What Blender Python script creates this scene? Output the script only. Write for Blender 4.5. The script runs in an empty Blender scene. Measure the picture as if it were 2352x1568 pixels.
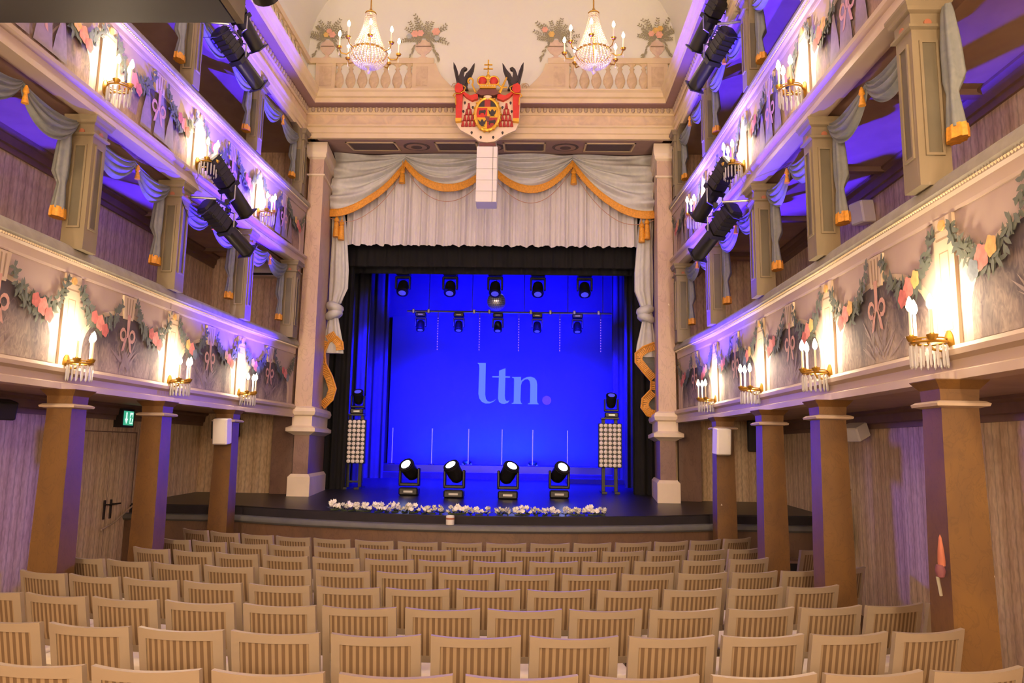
import bpy, bmesh, math, random
from math import sin, cos, pi, radians, sqrt, atan2
from mathutils import Vector, Matrix
from mathutils.geometry import tessellate_polygon

random.seed(7)
scn = bpy.context.scene
COL = scn.collection

# ------------------------------------------------------------------ camera
def make_camera():
    a, b, c = radians(1.68), radians(8.10), radians(0.93)
    fw = Vector((-sin(a), cos(a), 0)); rt = Vector((cos(a), sin(a), 0)); up = Vector((0, 0, 1))
    F = fw * cos(b) + up * sin(b); U = up * cos(b) - fw * sin(b)
    R2 = rt * cos(c) + U * sin(c); U2 = U * cos(c) - rt * sin(c)
    cam = bpy.data.cameras.new('camera'); o = bpy.data.objects.new('camera', cam); COL.objects.link(o)
    cam.sensor_width = 36.0; cam.lens = 1726 / 2352 * 36.0; cam.clip_start = 0.05
    m = Matrix(((R2.x, U2.x, -F.x, 0.828), (R2.y, U2.y, -F.y, 0.0), (R2.z, U2.z, -F.z, 2.031), (0, 0, 0, 1)))
    o.matrix_world = m
    scn.camera = o
make_camera()

# ------------------------------------------------------------------ world, exposure
wd = bpy.data.worlds.new('world'); scn.world = wd; wd.use_nodes = True
wd.node_tree.nodes['Background'].inputs[0].default_value = (1.0, 0.72, 0.45, 1)
wd.node_tree.nodes['Background'].inputs[1].default_value = 0.02
vs = scn.view_settings
vs.view_transform = 'Standard'; vs.look = 'None'; vs.exposure = -0.12; vs.gamma = 1.0; vs.use_curve_mapping = False
scn.cycles.use_denoising = True
scn.cycles.max_bounces = 6; scn.cycles.diffuse_bounces = 4; scn.cycles.glossy_bounces = 3
scn.cycles.transmission_bounces = 4; scn.cycles.transparent_max_bounces = 6
scn.cycles.sample_clamp_indirect = 4.0
scn.cycles.caustics_reflective = False; scn.cycles.caustics_refractive = False

WARM = (1.0, 0.78, 0.54); BLUE = (0.05, 0.015, 1.0); BLUE_PURE = (0.003, 0.001, 1.0)
P_SCONCE = 31.0; P_CHAND = 26.0; P_REAR = 34.0; P_FLOORHEAD = 10000.0; P_TOPHEAD = 11000.0; P_CYC = 900.0; P_BACK = 310.0; P_SIDEHEAD = 1700.0

def point_light(name, loc, energy, color=WARM, r=0.05):
    l = bpy.data.lights.new(name, 'POINT'); l.energy = energy; l.color = color; l.shadow_soft_size = r
    o = bpy.data.objects.new(name, l); o.location = loc; COL.objects.link(o); return o
def spot_light(name, loc, target, energy, color=BLUE, angle=70, blend=0.5, r=0.08):
    l = bpy.data.lights.new(name, 'SPOT'); l.energy = energy; l.color = color; l.shadow_soft_size = r
    l.spot_size = radians(angle); l.spot_blend = blend
    o = bpy.data.objects.new(name, l); o.location = loc
    d = Vector(target) - Vector(loc); o.rotation_euler = d.to_track_quat('-Z', 'Y').to_euler()
    COL.objects.link(o); return o

# light of the chandeliers over the rear rows, behind the camera
for sx in (-1.65, 1.65):
    for yy in (5.2, 0.6):
        point_light('rear_chandelier_light', (sx, yy, 7.9), P_REAR, WARM, 0.35)

# unseen warm lights round the camera, added to brighten walls, columns and chair backs
for lx, ly, lz, k in ((-2.9, -2.2, 2.5, 1.0), (2.9, -2.2, 2.5, 1.0), (0.0, -2.6, 2.9, 1.0), (-4.35, 1.2, 2.3, .2), (4.35, 1.2, 2.3, .2), (-2.6, -2.4, 4.7, 1.8), (2.6, -2.4, 4.7, 1.8), (-4.3, 1.5, 5.0, .3), (4.3, 1.5, 5.0, .3)):
    point_light('rear_fill_light', (lx, ly, lz), P_BACK * k, WARM, 0.18)
# light of the parapet sconces that hang beside and behind the camera
for sx in (-1, 1):
    for yy in (4.82, 2.87, 0.92, -1.03):
        if yy > 4 and sx > 0: continue
        point_light('near_sconce_light', (sx * 3.3, yy, 3.02), P_SCONCE, WARM, 0.05)
        point_light('near_sconce_light', (sx * 3.2, yy, 5.72), P_SCONCE, WARM, 0.05)

# ------------------------------------------------------------------ materials
def lin(c):
    return tuple(((v / 255) / 12.92 if v / 255 <= 0.04045 else ((v / 255 + 0.055) / 1.055) ** 2.4) for v in c) + (1.0,)
MATS = {}
def base(name):
    m = bpy.data.materials.new(name); m.use_nodes = True
    nt = m.node_tree; b = nt.nodes['Principled BSDF']; MATS[name] = m
    return m, nt, b
def plain(name, col, rough=0.6, metal=0.0, emit=None, es=0.0, trans=0.0, var=0.12, scale=6.0, coord='Object', bump=0.0):
    m, nt, b = base(name)
    b.inputs['Roughness'].default_value = rough; b.inputs['Metallic'].default_value = metal
    b.inputs['Transmission Weight'].default_value = trans
    c = lin(col)
    if var > 0:
        tc = nt.nodes.new('ShaderNodeTexCoord'); n = nt.nodes.new('ShaderNodeTexNoise')
        n.inputs['Scale'].default_value = scale; n.inputs['Detail'].default_value = 4
        nt.links.new(tc.outputs[coord], n.inputs['Vector'])
        r = nt.nodes.new('ShaderNodeValToRGB')
        r.color_ramp.elements[0].position = 0.3; r.color_ramp.elements[1].position = 0.7
        r.color_ramp.elements[0].color = tuple(v * (1 - var) for v in c[:3]) + (1,)
        r.color_ramp.elements[1].color = tuple(min(1, v * (1 + var)) for v in c[:3]) + (1,)
        nt.links.new(n.outputs['Fac'], r.inputs['Fac']); nt.links.new(r.outputs['Color'], b.inputs['Base Color'])
        if bump > 0:
            bp = nt.nodes.new('ShaderNodeBump'); bp.inputs['Strength'].default_value = bump; bp.inputs['Distance'].default_value = 0.02
            nt.links.new(n.outputs['Fac'], bp.inputs['Height']); nt.links.new(bp.outputs['Normal'], b.inputs['Normal'])
    else:
        b.inputs['Base Color'].default_value = c
    if emit is not None:
        b.inputs['Emission Color'].default_value = lin(emit); b.inputs['Emission Strength'].default_value = es
    return m
def mottled(name, cols, scale, rough=0.7, detail=6, distortion=1.0, stretch=(1, 1, 1), coord='Object'):
    """painted canvas: several colours mixed by distorted noise"""
    m, nt, b = base(name); b.inputs['Roughness'].default_value = rough
    tc = nt.nodes.new('ShaderNodeTexCoord'); mp = nt.nodes.new('ShaderNodeMapping'); mp.inputs['Scale'].default_value = stretch
    n = nt.nodes.new('ShaderNodeTexNoise'); n.inputs['Scale'].default_value = scale; n.inputs['Detail'].default_value = detail
    n.inputs['Distortion'].default_value = distortion
    r = nt.nodes.new('ShaderNodeValToRGB')
    els = r.color_ramp.elements
    k = len(cols)
    for i, c in enumerate(cols):
        p = 0.28 + 0.44 * i / (k - 1)
        e = els[0] if i == 0 else (els[1] if i == k - 1 else els.new(p))
        e.position = p; e.color = lin(c)
    nt.links.new(tc.outputs[coord], mp.inputs['Vector']); nt.links.new(mp.outputs['Vector'], n.inputs['Vector'])
    nt.links.new(n.outputs['Fac'], r.inputs['Fac']); nt.links.new(r.outputs['Color'], b.inputs['Base Color'])
    return m
def marble(name, cols, scale=2.0, rough=0.45, stretch=(1, 1, 0.45)):
    m, nt, b = base(name); b.inputs['Roughness'].default_value = rough
    tc = nt.nodes.new('ShaderNodeTexCoord'); mp = nt.nodes.new('ShaderNodeMapping')
    mp.inputs['Scale'].default_value = stretch; mp.inputs['Rotation'].default_value = (0.5, 0.6, 0.2)
    n = nt.nodes.new('ShaderNodeTexNoise'); n.inputs['Scale'].default_value = scale; n.inputs['Detail'].default_value = 7; n.inputs['Distortion'].default_value = 1.6
    n2 = nt.nodes.new('ShaderNodeTexNoise'); n2.inputs['Scale'].default_value = scale * 2.3; n2.inputs['Detail'].default_value = 8; n2.inputs['Distortion'].default_value = 2.5
    r = nt.nodes.new('ShaderNodeValToRGB'); els = r.color_ramp.elements; k = len(cols)
    for i, c in enumerate(cols):
        p = 0.28 + 0.44 * i / (k - 1)
        e = els[0] if i == 0 else (els[1] if i == k - 1 else els.new(p)); e.position = p; e.color = lin(c)
    v = nt.nodes.new('ShaderNodeValToRGB'); v.color_ramp.elements[0].position = 0.47; v.color_ramp.elements[0].color = (1, 1, 1, 1)
    v.color_ramp.elements[1].position = 0.53; v.color_ramp.elements[1].color = (1, 1, 1, 1); e = v.color_ramp.elements.new(0.5); e.color = (0.45, 0.42, 0.42, 1)
    mx = nt.nodes.new('ShaderNodeMixRGB'); mx.blend_type = 'MULTIPLY'; mx.inputs['Fac'].default_value = 0.30
    nt.links.new(tc.outputs['Object'], mp.inputs['Vector']); nt.links.new(mp.outputs['Vector'], n.inputs['Vector']); nt.links.new(mp.outputs['Vector'], n2.inputs['Vector'])
    nt.links.new(n.outputs['Fac'], r.inputs['Fac']); nt.links.new(n2.outputs['Fac'], v.inputs['Fac'])
    nt.links.new(r.outputs['Color'], mx.inputs[1]); nt.links.new(v.outputs['Color'], mx.inputs[2]); nt.links.new(mx.outputs['Color'], b.inputs['Base Color'])
    return m
def wallpaper(name, axis):
    """pale paper with vertical rows of small dark sprigs"""
    m, nt, b = base(name); b.inputs['Roughness'].default_value = 0.75
    tc = nt.nodes.new('ShaderNodeTexCoord'); sp = nt.nodes.new('ShaderNodeSeparateXYZ'); nt.links.new(tc.outputs['Object'], sp.inputs[0])
    def math_(op, a, bb=None, v=None):
        n = nt.nodes.new('ShaderNodeMath'); n.operation = op
        nt.links.new(a, n.inputs[0])
        if bb is not None: nt.links.new(bb, n.inputs[1])
        if v is not None: n.inputs[1].default_value = v
        return n.outputs[0]
    s = sp.outputs['Y' if axis == 'x' else 'X']; z = sp.outputs['Z']
    # wavy vertical stem lines every 12 cm
    wob = math_('MULTIPLY', math_('SINE', math_('MULTIPLY', z, v=52.0)), v=0.004)
    sw = math_('ADD', s, wob)
    fr = math_('PINGPONG', sw, v=0.06)
    line = nt.nodes.new('ShaderNodeValToRGB'); line.color_ramp.elements[0].position = 0.0; line.color_ramp.elements[1].position = 0.018
    line.color_ramp.elements[0].color = lin((206, 182, 150)); line.color_ramp.elements[1].color = lin((238, 214, 180))
    nt.links.new(fr, line.inputs['Fac'])
    # broad faint stripes
    fr2 = math_('PINGPONG', s, v=0.12)
    st = nt.nodes.new('ShaderNodeValToRGB'); st.color_ramp.interpolation = 'CONSTANT'
    st.color_ramp.elements[0].color = (0.90, 0.86, 0.82, 1); st.color_ramp.elements[1].position = 0.06; st.color_ramp.elements[1].color = (1, 1, 1, 1)
    nt.links.new(fr2, st.inputs['Fac'])
    mp = nt.nodes.new('ShaderNodeMapping'); mp.inputs['Scale'].default_value = (14, 14, 5); nt.links.new(tc.outputs['Object'], mp.inputs['Vector'])
    no = nt.nodes.new('ShaderNodeTexNoise'); no.inputs['Scale'].default_value = 2.2; no.inputs['Detail'].default_value = 5; nt.links.new(mp.outputs['Vector'], no.inputs['Vector'])
    nr = nt.nodes.new('ShaderNodeValToRGB'); nr.color_ramp.elements[0].position = 0.35; nr.color_ramp.elements[0].color = (0.80, 0.76, 0.72, 1); nr.color_ramp.elements[1].position = 0.6; nr.color_ramp.elements[1].color = (1, 1, 1, 1)
    nt.links.new(no.outputs['Fac'], nr.inputs['Fac'])
    m1 = nt.nodes.new('ShaderNodeMixRGB'); m1.blend_type = 'MULTIPLY'; m1.inputs['Fac'].default_value = 1
    m2 = nt.nodes.new('ShaderNodeMixRGB'); m2.blend_type = 'MULTIPLY'; m2.inputs['Fac'].default_value = 1
    nt.links.new(line.outputs['Color'], m1.inputs[1]); nt.links.new(st.outputs['Color'], m1.inputs[2])
    nt.links.new(m1.outputs['Color'], m2.inputs[1]); nt.links.new(nr.outputs['Color'], m2.inputs[2])
    nt.links.new(m2.outputs['Color'], b.inputs['Base Color'])
    return m
def stripes(name, ca, cb, period):
    m, nt, b = base(name); b.inputs['Roughness'].default_value = 0.8
    tc = nt.nodes.new('ShaderNodeTexCoord'); sp = nt.nodes.new('ShaderNodeSeparateXYZ'); nt.links.new(tc.outputs['Object'], sp.inputs[0])
    n = nt.nodes.new('ShaderNodeMath'); n.operation = 'PINGPONG'; n.inputs[1].default_value = period / 2; nt.links.new(sp.outputs['X'], n.inputs[0])
    d = nt.nodes.new('ShaderNodeMath'); d.operation = 'DIVIDE'; d.inputs[1].default_value = period / 2; nt.links.new(n.outputs[0], d.inputs[0])
    r = nt.nodes.new('ShaderNodeValToRGB'); r.color_ramp.elements[0].position = 0.44; r.color_ramp.elements[1].position = 0.54
    r.color_ramp.elements[0].color = lin(ca); r.color_ramp.elements[1].color = lin(cb)
    nt.links.new(d.outputs[0], r.inputs['Fac']); nt.links.new(r.outputs['Color'], b.inputs['Base Color'])
    return m

wallpaper('wallpaper_side', 'x'); wallpaper('wallpaper_end', 'y')
plain('cream_moulding', (184, 164, 144), 0.5, var=0.05, scale=3)
mottled('parapet_paint', [(176, 156, 142), (190, 170, 152), (166, 144, 134)], 2.5)
mottled('pilaster_paint', [(204, 184, 158), (190, 168, 142)], 5, stretch=(1, 1, 0.3))
mottled('arch_dark', [(92, 82, 86), (118, 104, 104), (104, 88, 92), (84, 78, 78)], 3.0)
mottled('plume_pale', [(150, 130, 122), (188, 168, 150), (132, 114, 110)], 14, stretch=(1, 1, 0.5))
def arch_picture(name, z0, z1, dark, pale, mid):
    m, nt, b = base(name); b.inputs['Roughness'].default_value = 0.8
    tc = nt.nodes.new('ShaderNodeTexCoord'); sp = nt.nodes.new('ShaderNodeSeparateXYZ'); nt.links.new(tc.outputs['Object'], sp.inputs[0])
    mr = nt.nodes.new('ShaderNodeMapRange'); mr.inputs['From Min'].default_value = z0; mr.inputs['From Max'].default_value = z1
    mr.inputs['To Min'].default_value = 0.42; mr.inputs['To Max'].default_value = -0.14; nt.links.new(sp.outputs['Z'], mr.inputs['Value'])
    mp = nt.nodes.new('ShaderNodeMapping'); mp.inputs['Scale'].default_value = (1, 1, .45); nt.links.new(tc.outputs['Object'], mp.inputs['Vector'])
    n1 = nt.nodes.new('ShaderNodeTexNoise'); n1.inputs['Scale'].default_value = 3.2; n1.inputs['Detail'].default_value = 3; n1.inputs['Distortion'].default_value = 1.2
    n2 = nt.nodes.new('ShaderNodeTexNoise'); n2.inputs['Scale'].default_value = 17; n2.inputs['Detail'].default_value = 6; n2.inputs['Distortion'].default_value = 2.5
    for n in (n1, n2): nt.links.new(mp.outputs['Vector'], n.inputs['Vector'])
    a = nt.nodes.new('ShaderNodeMath'); a.operation = 'MULTIPLY_ADD'; nt.links.new(n1.outputs['Fac'], a.inputs[0]); a.inputs[1].default_value = 0.9; nt.links.new(mr.outputs[0], a.inputs[2])
    c = nt.nodes.new('ShaderNodeMath'); c.operation = 'MULTIPLY_ADD'; nt.links.new(n2.outputs['Fac'], c.inputs[0]); c.inputs[1].default_value = 0.5; nt.links.new(a.outputs[0], c.inputs[2])
    r = nt.nodes.new('ShaderNodeValToRGB'); e = r.color_ramp.elements
    mul = nt.nodes.new('ShaderNodeMath'); mul.operation = 'MULTIPLY'; mul.inputs[1].default_value = 0.6; nt.links.new(c.outputs[0], mul.inputs[0])
    e[0].position = .48; e[0].color = lin(dark); e[1].position = .80; e[1].color = lin(pale); q = e.new(.62); q.color = lin(mid)
    nt.links.new(mul.outputs[0], r.inputs['Fac']); nt.links.new(r.outputs['Color'], b.inputs['Base Color'])
arch_picture('arch_picture_lower', 2.75, 3.42, (80, 70, 74), (180, 160, 142), (128, 112, 106))
arch_picture('arch_picture_upper', 5.35, 5.98, (86, 74, 72), (176, 148, 128), (138, 112, 100))
mottled('figure_warm', [(176, 132, 100), (150, 110, 96), (198, 160, 130)], 8)
mottled('figure_cool', [(150, 128, 140), (176, 150, 156), (120, 108, 116)], 8)
mottled('ribbon_pink', [(206, 160, 140), (184, 134, 120)], 10)
mottled('garland_green', [(104, 110, 92), (130, 132, 110), (90, 98, 92)], 14)
plain('flower_rose', (206, 128, 118), 0.8, var=0.2, scale=20)
plain('flower_red', (184, 100, 94), 0.8, var=0.2, scale=20)
plain('flower_yellow', (206, 164, 98), 0.8, var=0.2, scale=20)
plain('bloom_pink', (232, 176, 150), 0.8, var=0.12, scale=20)
plain('bloom_yellow', (226, 188, 106), 0.8, var=0.12, scale=20)
plain('bloom_blue', (176, 182, 176), 0.8, var=0.12, scale=20)
plain('flower_blue', (118, 128, 138), 0.8, var=0.2, scale=20)
plain('paint_line', (150, 128, 104), 0.8, var=0.1)
plain('cushion_velvet', (148, 142, 126), 0.7, var=0.12, scale=9)
plain('bead_gilt', (222, 204, 170), 0.28, var=0.0)
mottled('post_paint', [(122, 110, 86), (112, 100, 80), (134, 120, 97)], 4, stretch=(1, 1, 0.3))
mottled('post_panel', [(88, 82, 68), (104, 96, 78)], 5, stretch=(1, 1, 0.3))
plain('post_accent', (168, 104, 78), 0.7)
marble('ochre_marble', [(108, 76, 34), (152, 116, 50), (178, 142, 64), (134, 96, 42), (92, 64, 34)], 2.6, stretch=(1, 1, 0.6))
marble('pale_marble', [(212, 184, 158), (190, 160, 140), (222, 200, 172), (196, 166, 146)], 1.6)
marble('brown_marble', [(120, 92, 82), (96, 74, 70), (140, 112, 100)], 2.2)
marble('front_marble', [(112, 84, 64), (140, 104, 78), (94, 72, 60)], 2.0, 0.5)
plain('stone_cream', (232, 214, 190), 0.55, var=0.06, scale=3)
mottled('ceiling_paint', [(188, 162, 138), (172, 146, 126)], 2.0)
plain('ceiling_beam', (132, 104, 88), 0.6, var=0.1)
mottled('vault_paint', [(230, 230, 220), (228, 222, 214), (232, 230, 214)], 0.7)
mottled('entablature_paint', [(224, 204, 166), (214, 192, 154)], 2.5)
mottled('frieze_paint', [(226, 200, 158), (206, 178, 146), (220, 186, 150), (196, 174, 144)], 5.0)
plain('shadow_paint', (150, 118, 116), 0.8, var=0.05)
mottled('baluster_paint', [(220, 198, 160), (196, 172, 136)], 9)
plain('baluster_gap', (244, 222, 188), 0.8, var=0.03)
mottled('soffit_paint', [(170, 140, 130), (156, 126, 122)], 3)
plain('soffit_panel', (92, 76, 80), 0.8, var=0.1)
mottled('drape_silver', [(216, 216, 214), (232, 230, 226), (198, 200, 202)], 9, stretch=(1, 1, 0.6), rough=0.55)
mottled('skirt_silver', [(212, 208, 212), (188, 186, 194), (224, 218, 220)], 12, stretch=(1, 1, 0.35), rough=0.6)
mottled('drape_blue_grey', [(132, 136, 136), (154, 156, 152), (114, 120, 124)], 12, rough=0.6)
plain('gold_fringe', (226, 158, 52), 0.5, var=0.18, scale=40)
plain('gold', (232, 180, 62), 0.3, metal=0.6, var=0.1)
plain('brass', (200, 158, 70), 0.28, metal=0.85, var=0.0)
plain('candle_wax', (244, 232, 206), 0.5, var=0.0)
plain('flame_glow', (255, 236, 200), 0.5, var=0.0, emit=(255, 226, 170), es=45.0)
m, nt, b = base('crystal'); b.inputs['Base Color'].default_value = (1.0, 0.97, 0.95, 1); b.inputs['Roughness'].default_value = 0.08
b.inputs['IOR'].default_value = 1.5; b.inputs['Transmission Weight'].default_value = 0.55
plain('crystal_bead', (255, 246, 226), 0.15, var=0.0, trans=0.25)
plain('chair_paint', (149, 133, 114), 0.36, var=0.03)
stripes('chair_stripe', (144, 122, 94), (100, 78, 55), 0.0365)
plain('chair_seat', (226, 214, 196), 0.7, var=0.05)
plain('hall_floor', (96, 68, 46), 0.5, var=0.25, scale=3)
plain('stage_black', (30, 27, 31), 0.36, var=0.25, scale=2.5)
plain('stage_cloth', (30, 24, 30), 0.85, var=0.2)
plain('rail_grey', (92, 92, 92), 0.55, var=0.1)
plain('black_drape', (16, 15, 18), 0.9, var=0.2)
plain('blue_leg', (46, 46, 52), 0.9, var=0.15, scale=2)
plain('back_cloth', (60, 60, 66), 0.9, var=0.1, scale=1.5)
plain('screen_cloth', (50, 50, 54), 0.9, var=0.02)
plain('logo_glow', (10, 12, 40), 0.9, var=0.0, emit=(108, 138, 255), es=0.95)
plain('logo_dot', (40, 30, 90), 0.9, var=0.0, emit=(98, 60, 226), es=1.0)
plain('lamp_black', (22, 20, 20), 0.42, var=0.1)
plain('lamp_metal', (150, 150, 154), 0.3, metal=0.9, var=0.0)
plain('lens_dark', (60, 60, 90), 0.1, var=0.0)
plain('lens_blue', (90, 90, 220), 0.2, var=0.0, emit=(80, 80, 255), es=0.6)
plain('lens_lit', (255, 255, 255), 0.3, var=0.0, emit=(225, 240, 255), es=14.0)
plain('blinder_lens', (255, 244, 240), 0.4, var=0.0)
plain('speaker_white', (232, 226, 220), 0.5, var=0.02)
plain('speaker_black', (34, 30, 30), 0.6, var=0.1)
m, nt, b = base('mirror_tile'); b.inputs['Base Color'].default_value = (0.75, 0.78, 0.95, 1); b.inputs['Metallic'].default_value = 0.75; b.inputs['Roughness'].default_value = 0.33
plain('white_petal', (236, 232, 224), 0.7, var=0.1, scale=30)
plain('leaf_green', (62, 74, 46), 0.7, var=0.2, scale=20)
plain('tube_white', (210, 214, 236), 0.5, var=0.0, emit=(110, 110, 255), es=0.25)
plain('led_dot', (200, 150, 200), 0.5, var=0.0, emit=(190, 120, 255), es=0.9)
plain('exit_green', (40, 150, 110), 0.5, var=0.0, emit=(70, 190, 150), es=0.8)
plain('exit_white', (235, 255, 245), 0.5, var=0.0, emit=(220, 255, 240), es=1.2)
plain('handle_dark', (48, 36, 32), 0.4, var=0.0)
plain('crest_red', (206, 52, 34), 0.45, var=0.12, scale=12)
plain('crest_ermine', (236, 214, 180), 0.6, var=0.05)
plain('crest_black', (52, 44, 42), 0.55, var=0.15, scale=14)
plain('crest_dark_red', (170, 48, 38), 0.5, var=0.15, scale=14)
plain('crest_brown', (110, 62, 52), 0.6, var=0.15)
mottled('vase_paint', [(206, 178, 150), (176, 146, 120), (226, 204, 178)], 8)
mottled('foliage_paint', [(160, 152, 122), (178, 168, 136), (142, 138, 112)], 16)
plain('bench_white', (236, 224, 206), 0.6, var=0.04)
plain('cloth_dark_green', (52, 52, 42), 0.85, var=0.2)
plain('cloth_coral', (168, 98, 76), 0.8, var=0.2)
plain('cloth_plum', (110, 62, 70), 0.8, var=0.2)

# ------------------------------------------------------------------ mesh helpers
class MB:
    def __init__(s): s.v = []; s.f = []
    def add(s, vs_, fs):
        o = len(s.v); s.v += [tuple(p) for p in vs_]; s.f += [tuple(i + o for i in f) for f in fs]; return s
    def box(s, x0, x1, y0, y1, z0, z1):
        return s.add([(x0, y0, z0), (x1, y0, z0), (x1, y1, z0), (x0, y1, z0), (x0, y0, z1), (x1, y0, z1), (x1, y1, z1), (x0, y1, z1)],
                     [(0, 3, 2, 1), (4, 5, 6, 7), (0, 1, 5, 4), (1, 2, 6, 5), (2, 3, 7, 6), (3, 0, 4, 7)])
    def cbox(s, x0, x1, y0, y1, z0, z1, c=0.01):
        """box with chamfered vertical and top edges"""
        rings = []
        for (i, z) in ((c, z0), (0, z0 + c), (0, z1 - c), (c, z1)):
            a0, a1, b0, b1 = x0 + i, x1 - i, y0 + i, y1 - i
            rings.append([(a0 + c, b0, z), (a1 - c, b0, z), (a1, b0 + c, z), (a1, b1 - c, z), (a1 - c, b1, z), (a0 + c, b1, z), (a0, b1 - c, z), (a0, b0 + c, z)])
        return s.loft(rings, cap=True)
    def loft(s, rings, cap=True, closed=True):
        n = len(rings[0]); vs_ = [p for r in rings for p in r]; fs = []
        for i in range(len(rings) - 1):
            for j in range(n if closed else n - 1):
                k = (j + 1) % n
                fs.append((i * n + j, i * n + k, (i + 1) * n + k, (i + 1) * n + j))
        if cap and closed:
            fs.append(tuple(range(n - 1, -1, -1))); fs.append(tuple((len(rings) - 1) * n + j for j in range(n)))
        return s.add(vs_, fs)
    def tube(s, pts, r, n=8, cap=True):
        pts = [Vector(p) for p in pts]; rings = []
        prev = None
        for i, p in enumerate(pts):
            t = (pts[min(i + 1, len(pts) - 1)] - pts[max(i - 1, 0)]).normalized()
            if prev is None:
                a = Vector((0, 0, 1)) if abs(t.z) < 0.9 else Vector((1, 0, 0))
                u = t.cross(a).normalized()
            else:
                u = (prev - t * prev.dot(t)).normalized()
            prev = u; w = t.cross(u)
            rr = r[i] if isinstance(r, (list, tuple)) else r
            rings.append([tuple(p + (u * cos(2 * pi * j / n) + w * sin(2 * pi * j / n)) * rr) for j in range(n)])
        return s.loft(rings, cap)
    def lathe(s, prof, n=16, c=(0, 0, 0), M=None, squash=(1, 1)):
        rings = []
        for (r, z) in prof:
            ring = []
            for j in range(n):
                p = Vector((r * cos(2 * pi * j / n) * squash[0], r * sin(2 * pi * j / n) * squash[1], z))
                if M is not None: p = M @ p
                ring.append((p.x + c[0], p.y + c[1], p.z + c[2]))
            rings.append(ring)
        return s.loft(rings, True)
    def grid(s, nu, nv, fn):
        vs_ = [fn(i / nu, j / nv) for i in range(nu + 1) for j in range(nv + 1)]
        fs = [(i * (nv + 1) + j, (i + 1) * (nv + 1) + j, (i + 1) * (nv + 1) + j + 1, i * (nv + 1) + j + 1) for i in range(nu) for j in range(nv)]
        return s.add(vs_, fs)
    def poly(s, pts, fn, depth=0.0):
        """flat outline (a,b) mapped by fn(a,b,offset); with depth it becomes a plate"""
        tris = tessellate_polygon([[Vector((p[0], p[1], 0)) for p in pts]])
        n = len(pts)
        top = [fn(a, b_, depth) for a, b_ in pts]
        if depth == 0.0: return s.add(top, [tuple(t) for t in tris])
        bot = [fn(a, b_, 0.0) for a, b_ in pts]
        fs = [tuple(t) for t in tris] + [tuple(i + n for i in reversed(t)) for t in tris]
        fs += [(i, (i + 1) % n, n + (i + 1) % n, n + i) for i in range(n)]
        return s.add(top + bot, fs)
    def xf(s, M):
        s.v = [tuple(M @ Vector(p)) for p in s.v]; return s
    def mesh(s, name, mat, smooth=False, angle=40):
        me = bpy.data.meshes.new(name); me.from_pydata(s.v, [], s.f)
        bm = bmesh.new(); bm.from_mesh(me)
        bmesh.ops.recalc_face_normals(bm, faces=bm.faces)
        if smooth:
            lim = radians(angle)
            for f in bm.faces: f.smooth = True
            for e in bm.edges:
                e.smooth = len(e.link_faces) != 2 or e.calc_face_angle(0) < lim
        bm.to_mesh(me); bm.free()
        me.materials.append(MATS[mat]); return me

def T(x, y, z): return Matrix.Translation((x, y, z))
def RX(a): return Matrix.Rotation(radians(a), 4, 'X')
def RY(a): return Matrix.Rotation(radians(a), 4, 'Y')
def RZ(a): return Matrix.Rotation(radians(a), 4, 'Z')

def link(name, data, parent=None, world=True):
    o = bpy.data.objects.new(name, data); COL.objects.link(o)
    if parent is not None:
        o.parent = parent
        if world:
            q = parent; off = Vector((0, 0, 0))
            while q is not None:
                if q.type == 'EMPTY': off += q.location
                q = q.parent
            o.matrix_parent_inverse = Matrix.Translation(-off) if parent.type == 'EMPTY' else Matrix()
    return o
def part(name, mb, mat, parent=None, smooth=False, world=True, label=None, angle=40):
    o = link(name, mb.mesh(name, mat, smooth, angle), parent, world)
    if label: o['label'] = label
    return o
def thing(name, label, cat, loc=(0, 0, 0), group=None, kind=None):
    o = bpy.data.objects.new(name, None); COL.objects.link(o); o.location = loc; o.empty_display_size = 0.1
    o['label'] = label; o['category'] = cat
    if group: o['group'] = group
    if kind: o['kind'] = kind
    return o
def tag(o, label, cat, group=None, kind=None):
    o['label'] = label; o['category'] = cat
    if group: o['group'] = group
    if kind: o['kind'] = kind
    return o
def struct(name, mb, mat, parent=None, label=None, smooth=False):
    o = part(name, mb, mat, parent, smooth)
    if parent is None:
        o['kind'] = 'structure'
        if label: o['label'] = label
    return o
def instance(tpl, name, label, cat, M, group=None):
    """tpl: list of (name, mesh, [sub-parts]); every copy gets its own objects sharing mesh data"""
    e = bpy.data.objects.new(name, None); COL.objects.link(e); e.matrix_world = M; e.empty_display_size = 0.1
    e['label'] = label; e['category'] = cat
    if group: e['group'] = group
    for nm, me, subs in tpl:
        o = bpy.data.objects.new(nm, me); COL.objects.link(o); o.parent = e
        for n2, m2 in subs:
            q = bpy.data.objects.new(n2, m2); COL.objects.link(q); q.parent = o
    return e
def flat(Y):
    """map for plates standing in a plane Y = const, offset towards the hall"""
    return lambda a, b_, o: (a, Y - o, b_)
def circle(cx, cz, r, n=16, ry=None):
    return [(cx + r * cos(2 * pi * i / n), cz + (ry or r) * sin(2 * pi * i / n)) for i in range(n)]
def leaf(cx, cz, L, w, ang):
    ca, sa = cos(ang), sin(ang)
    return [(cx + ca * u - sa * v, cz + sa * u + ca * v) for u, v in ((0, 0), (L * 0.3, w * 0.5), (L * 0.65, w * 0.42), (L, 0), (L * 0.65, -w * 0.42), (L * 0.3, -w * 0.5))]
SIDE = {-1: 'left', 1: 'right'}
FROM_STAGE = ['nearest the stage', 'second from the stage', 'third from the stage', 'fourth from the stage', 'fifth from the stage', 'sixth from the stage']

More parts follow.
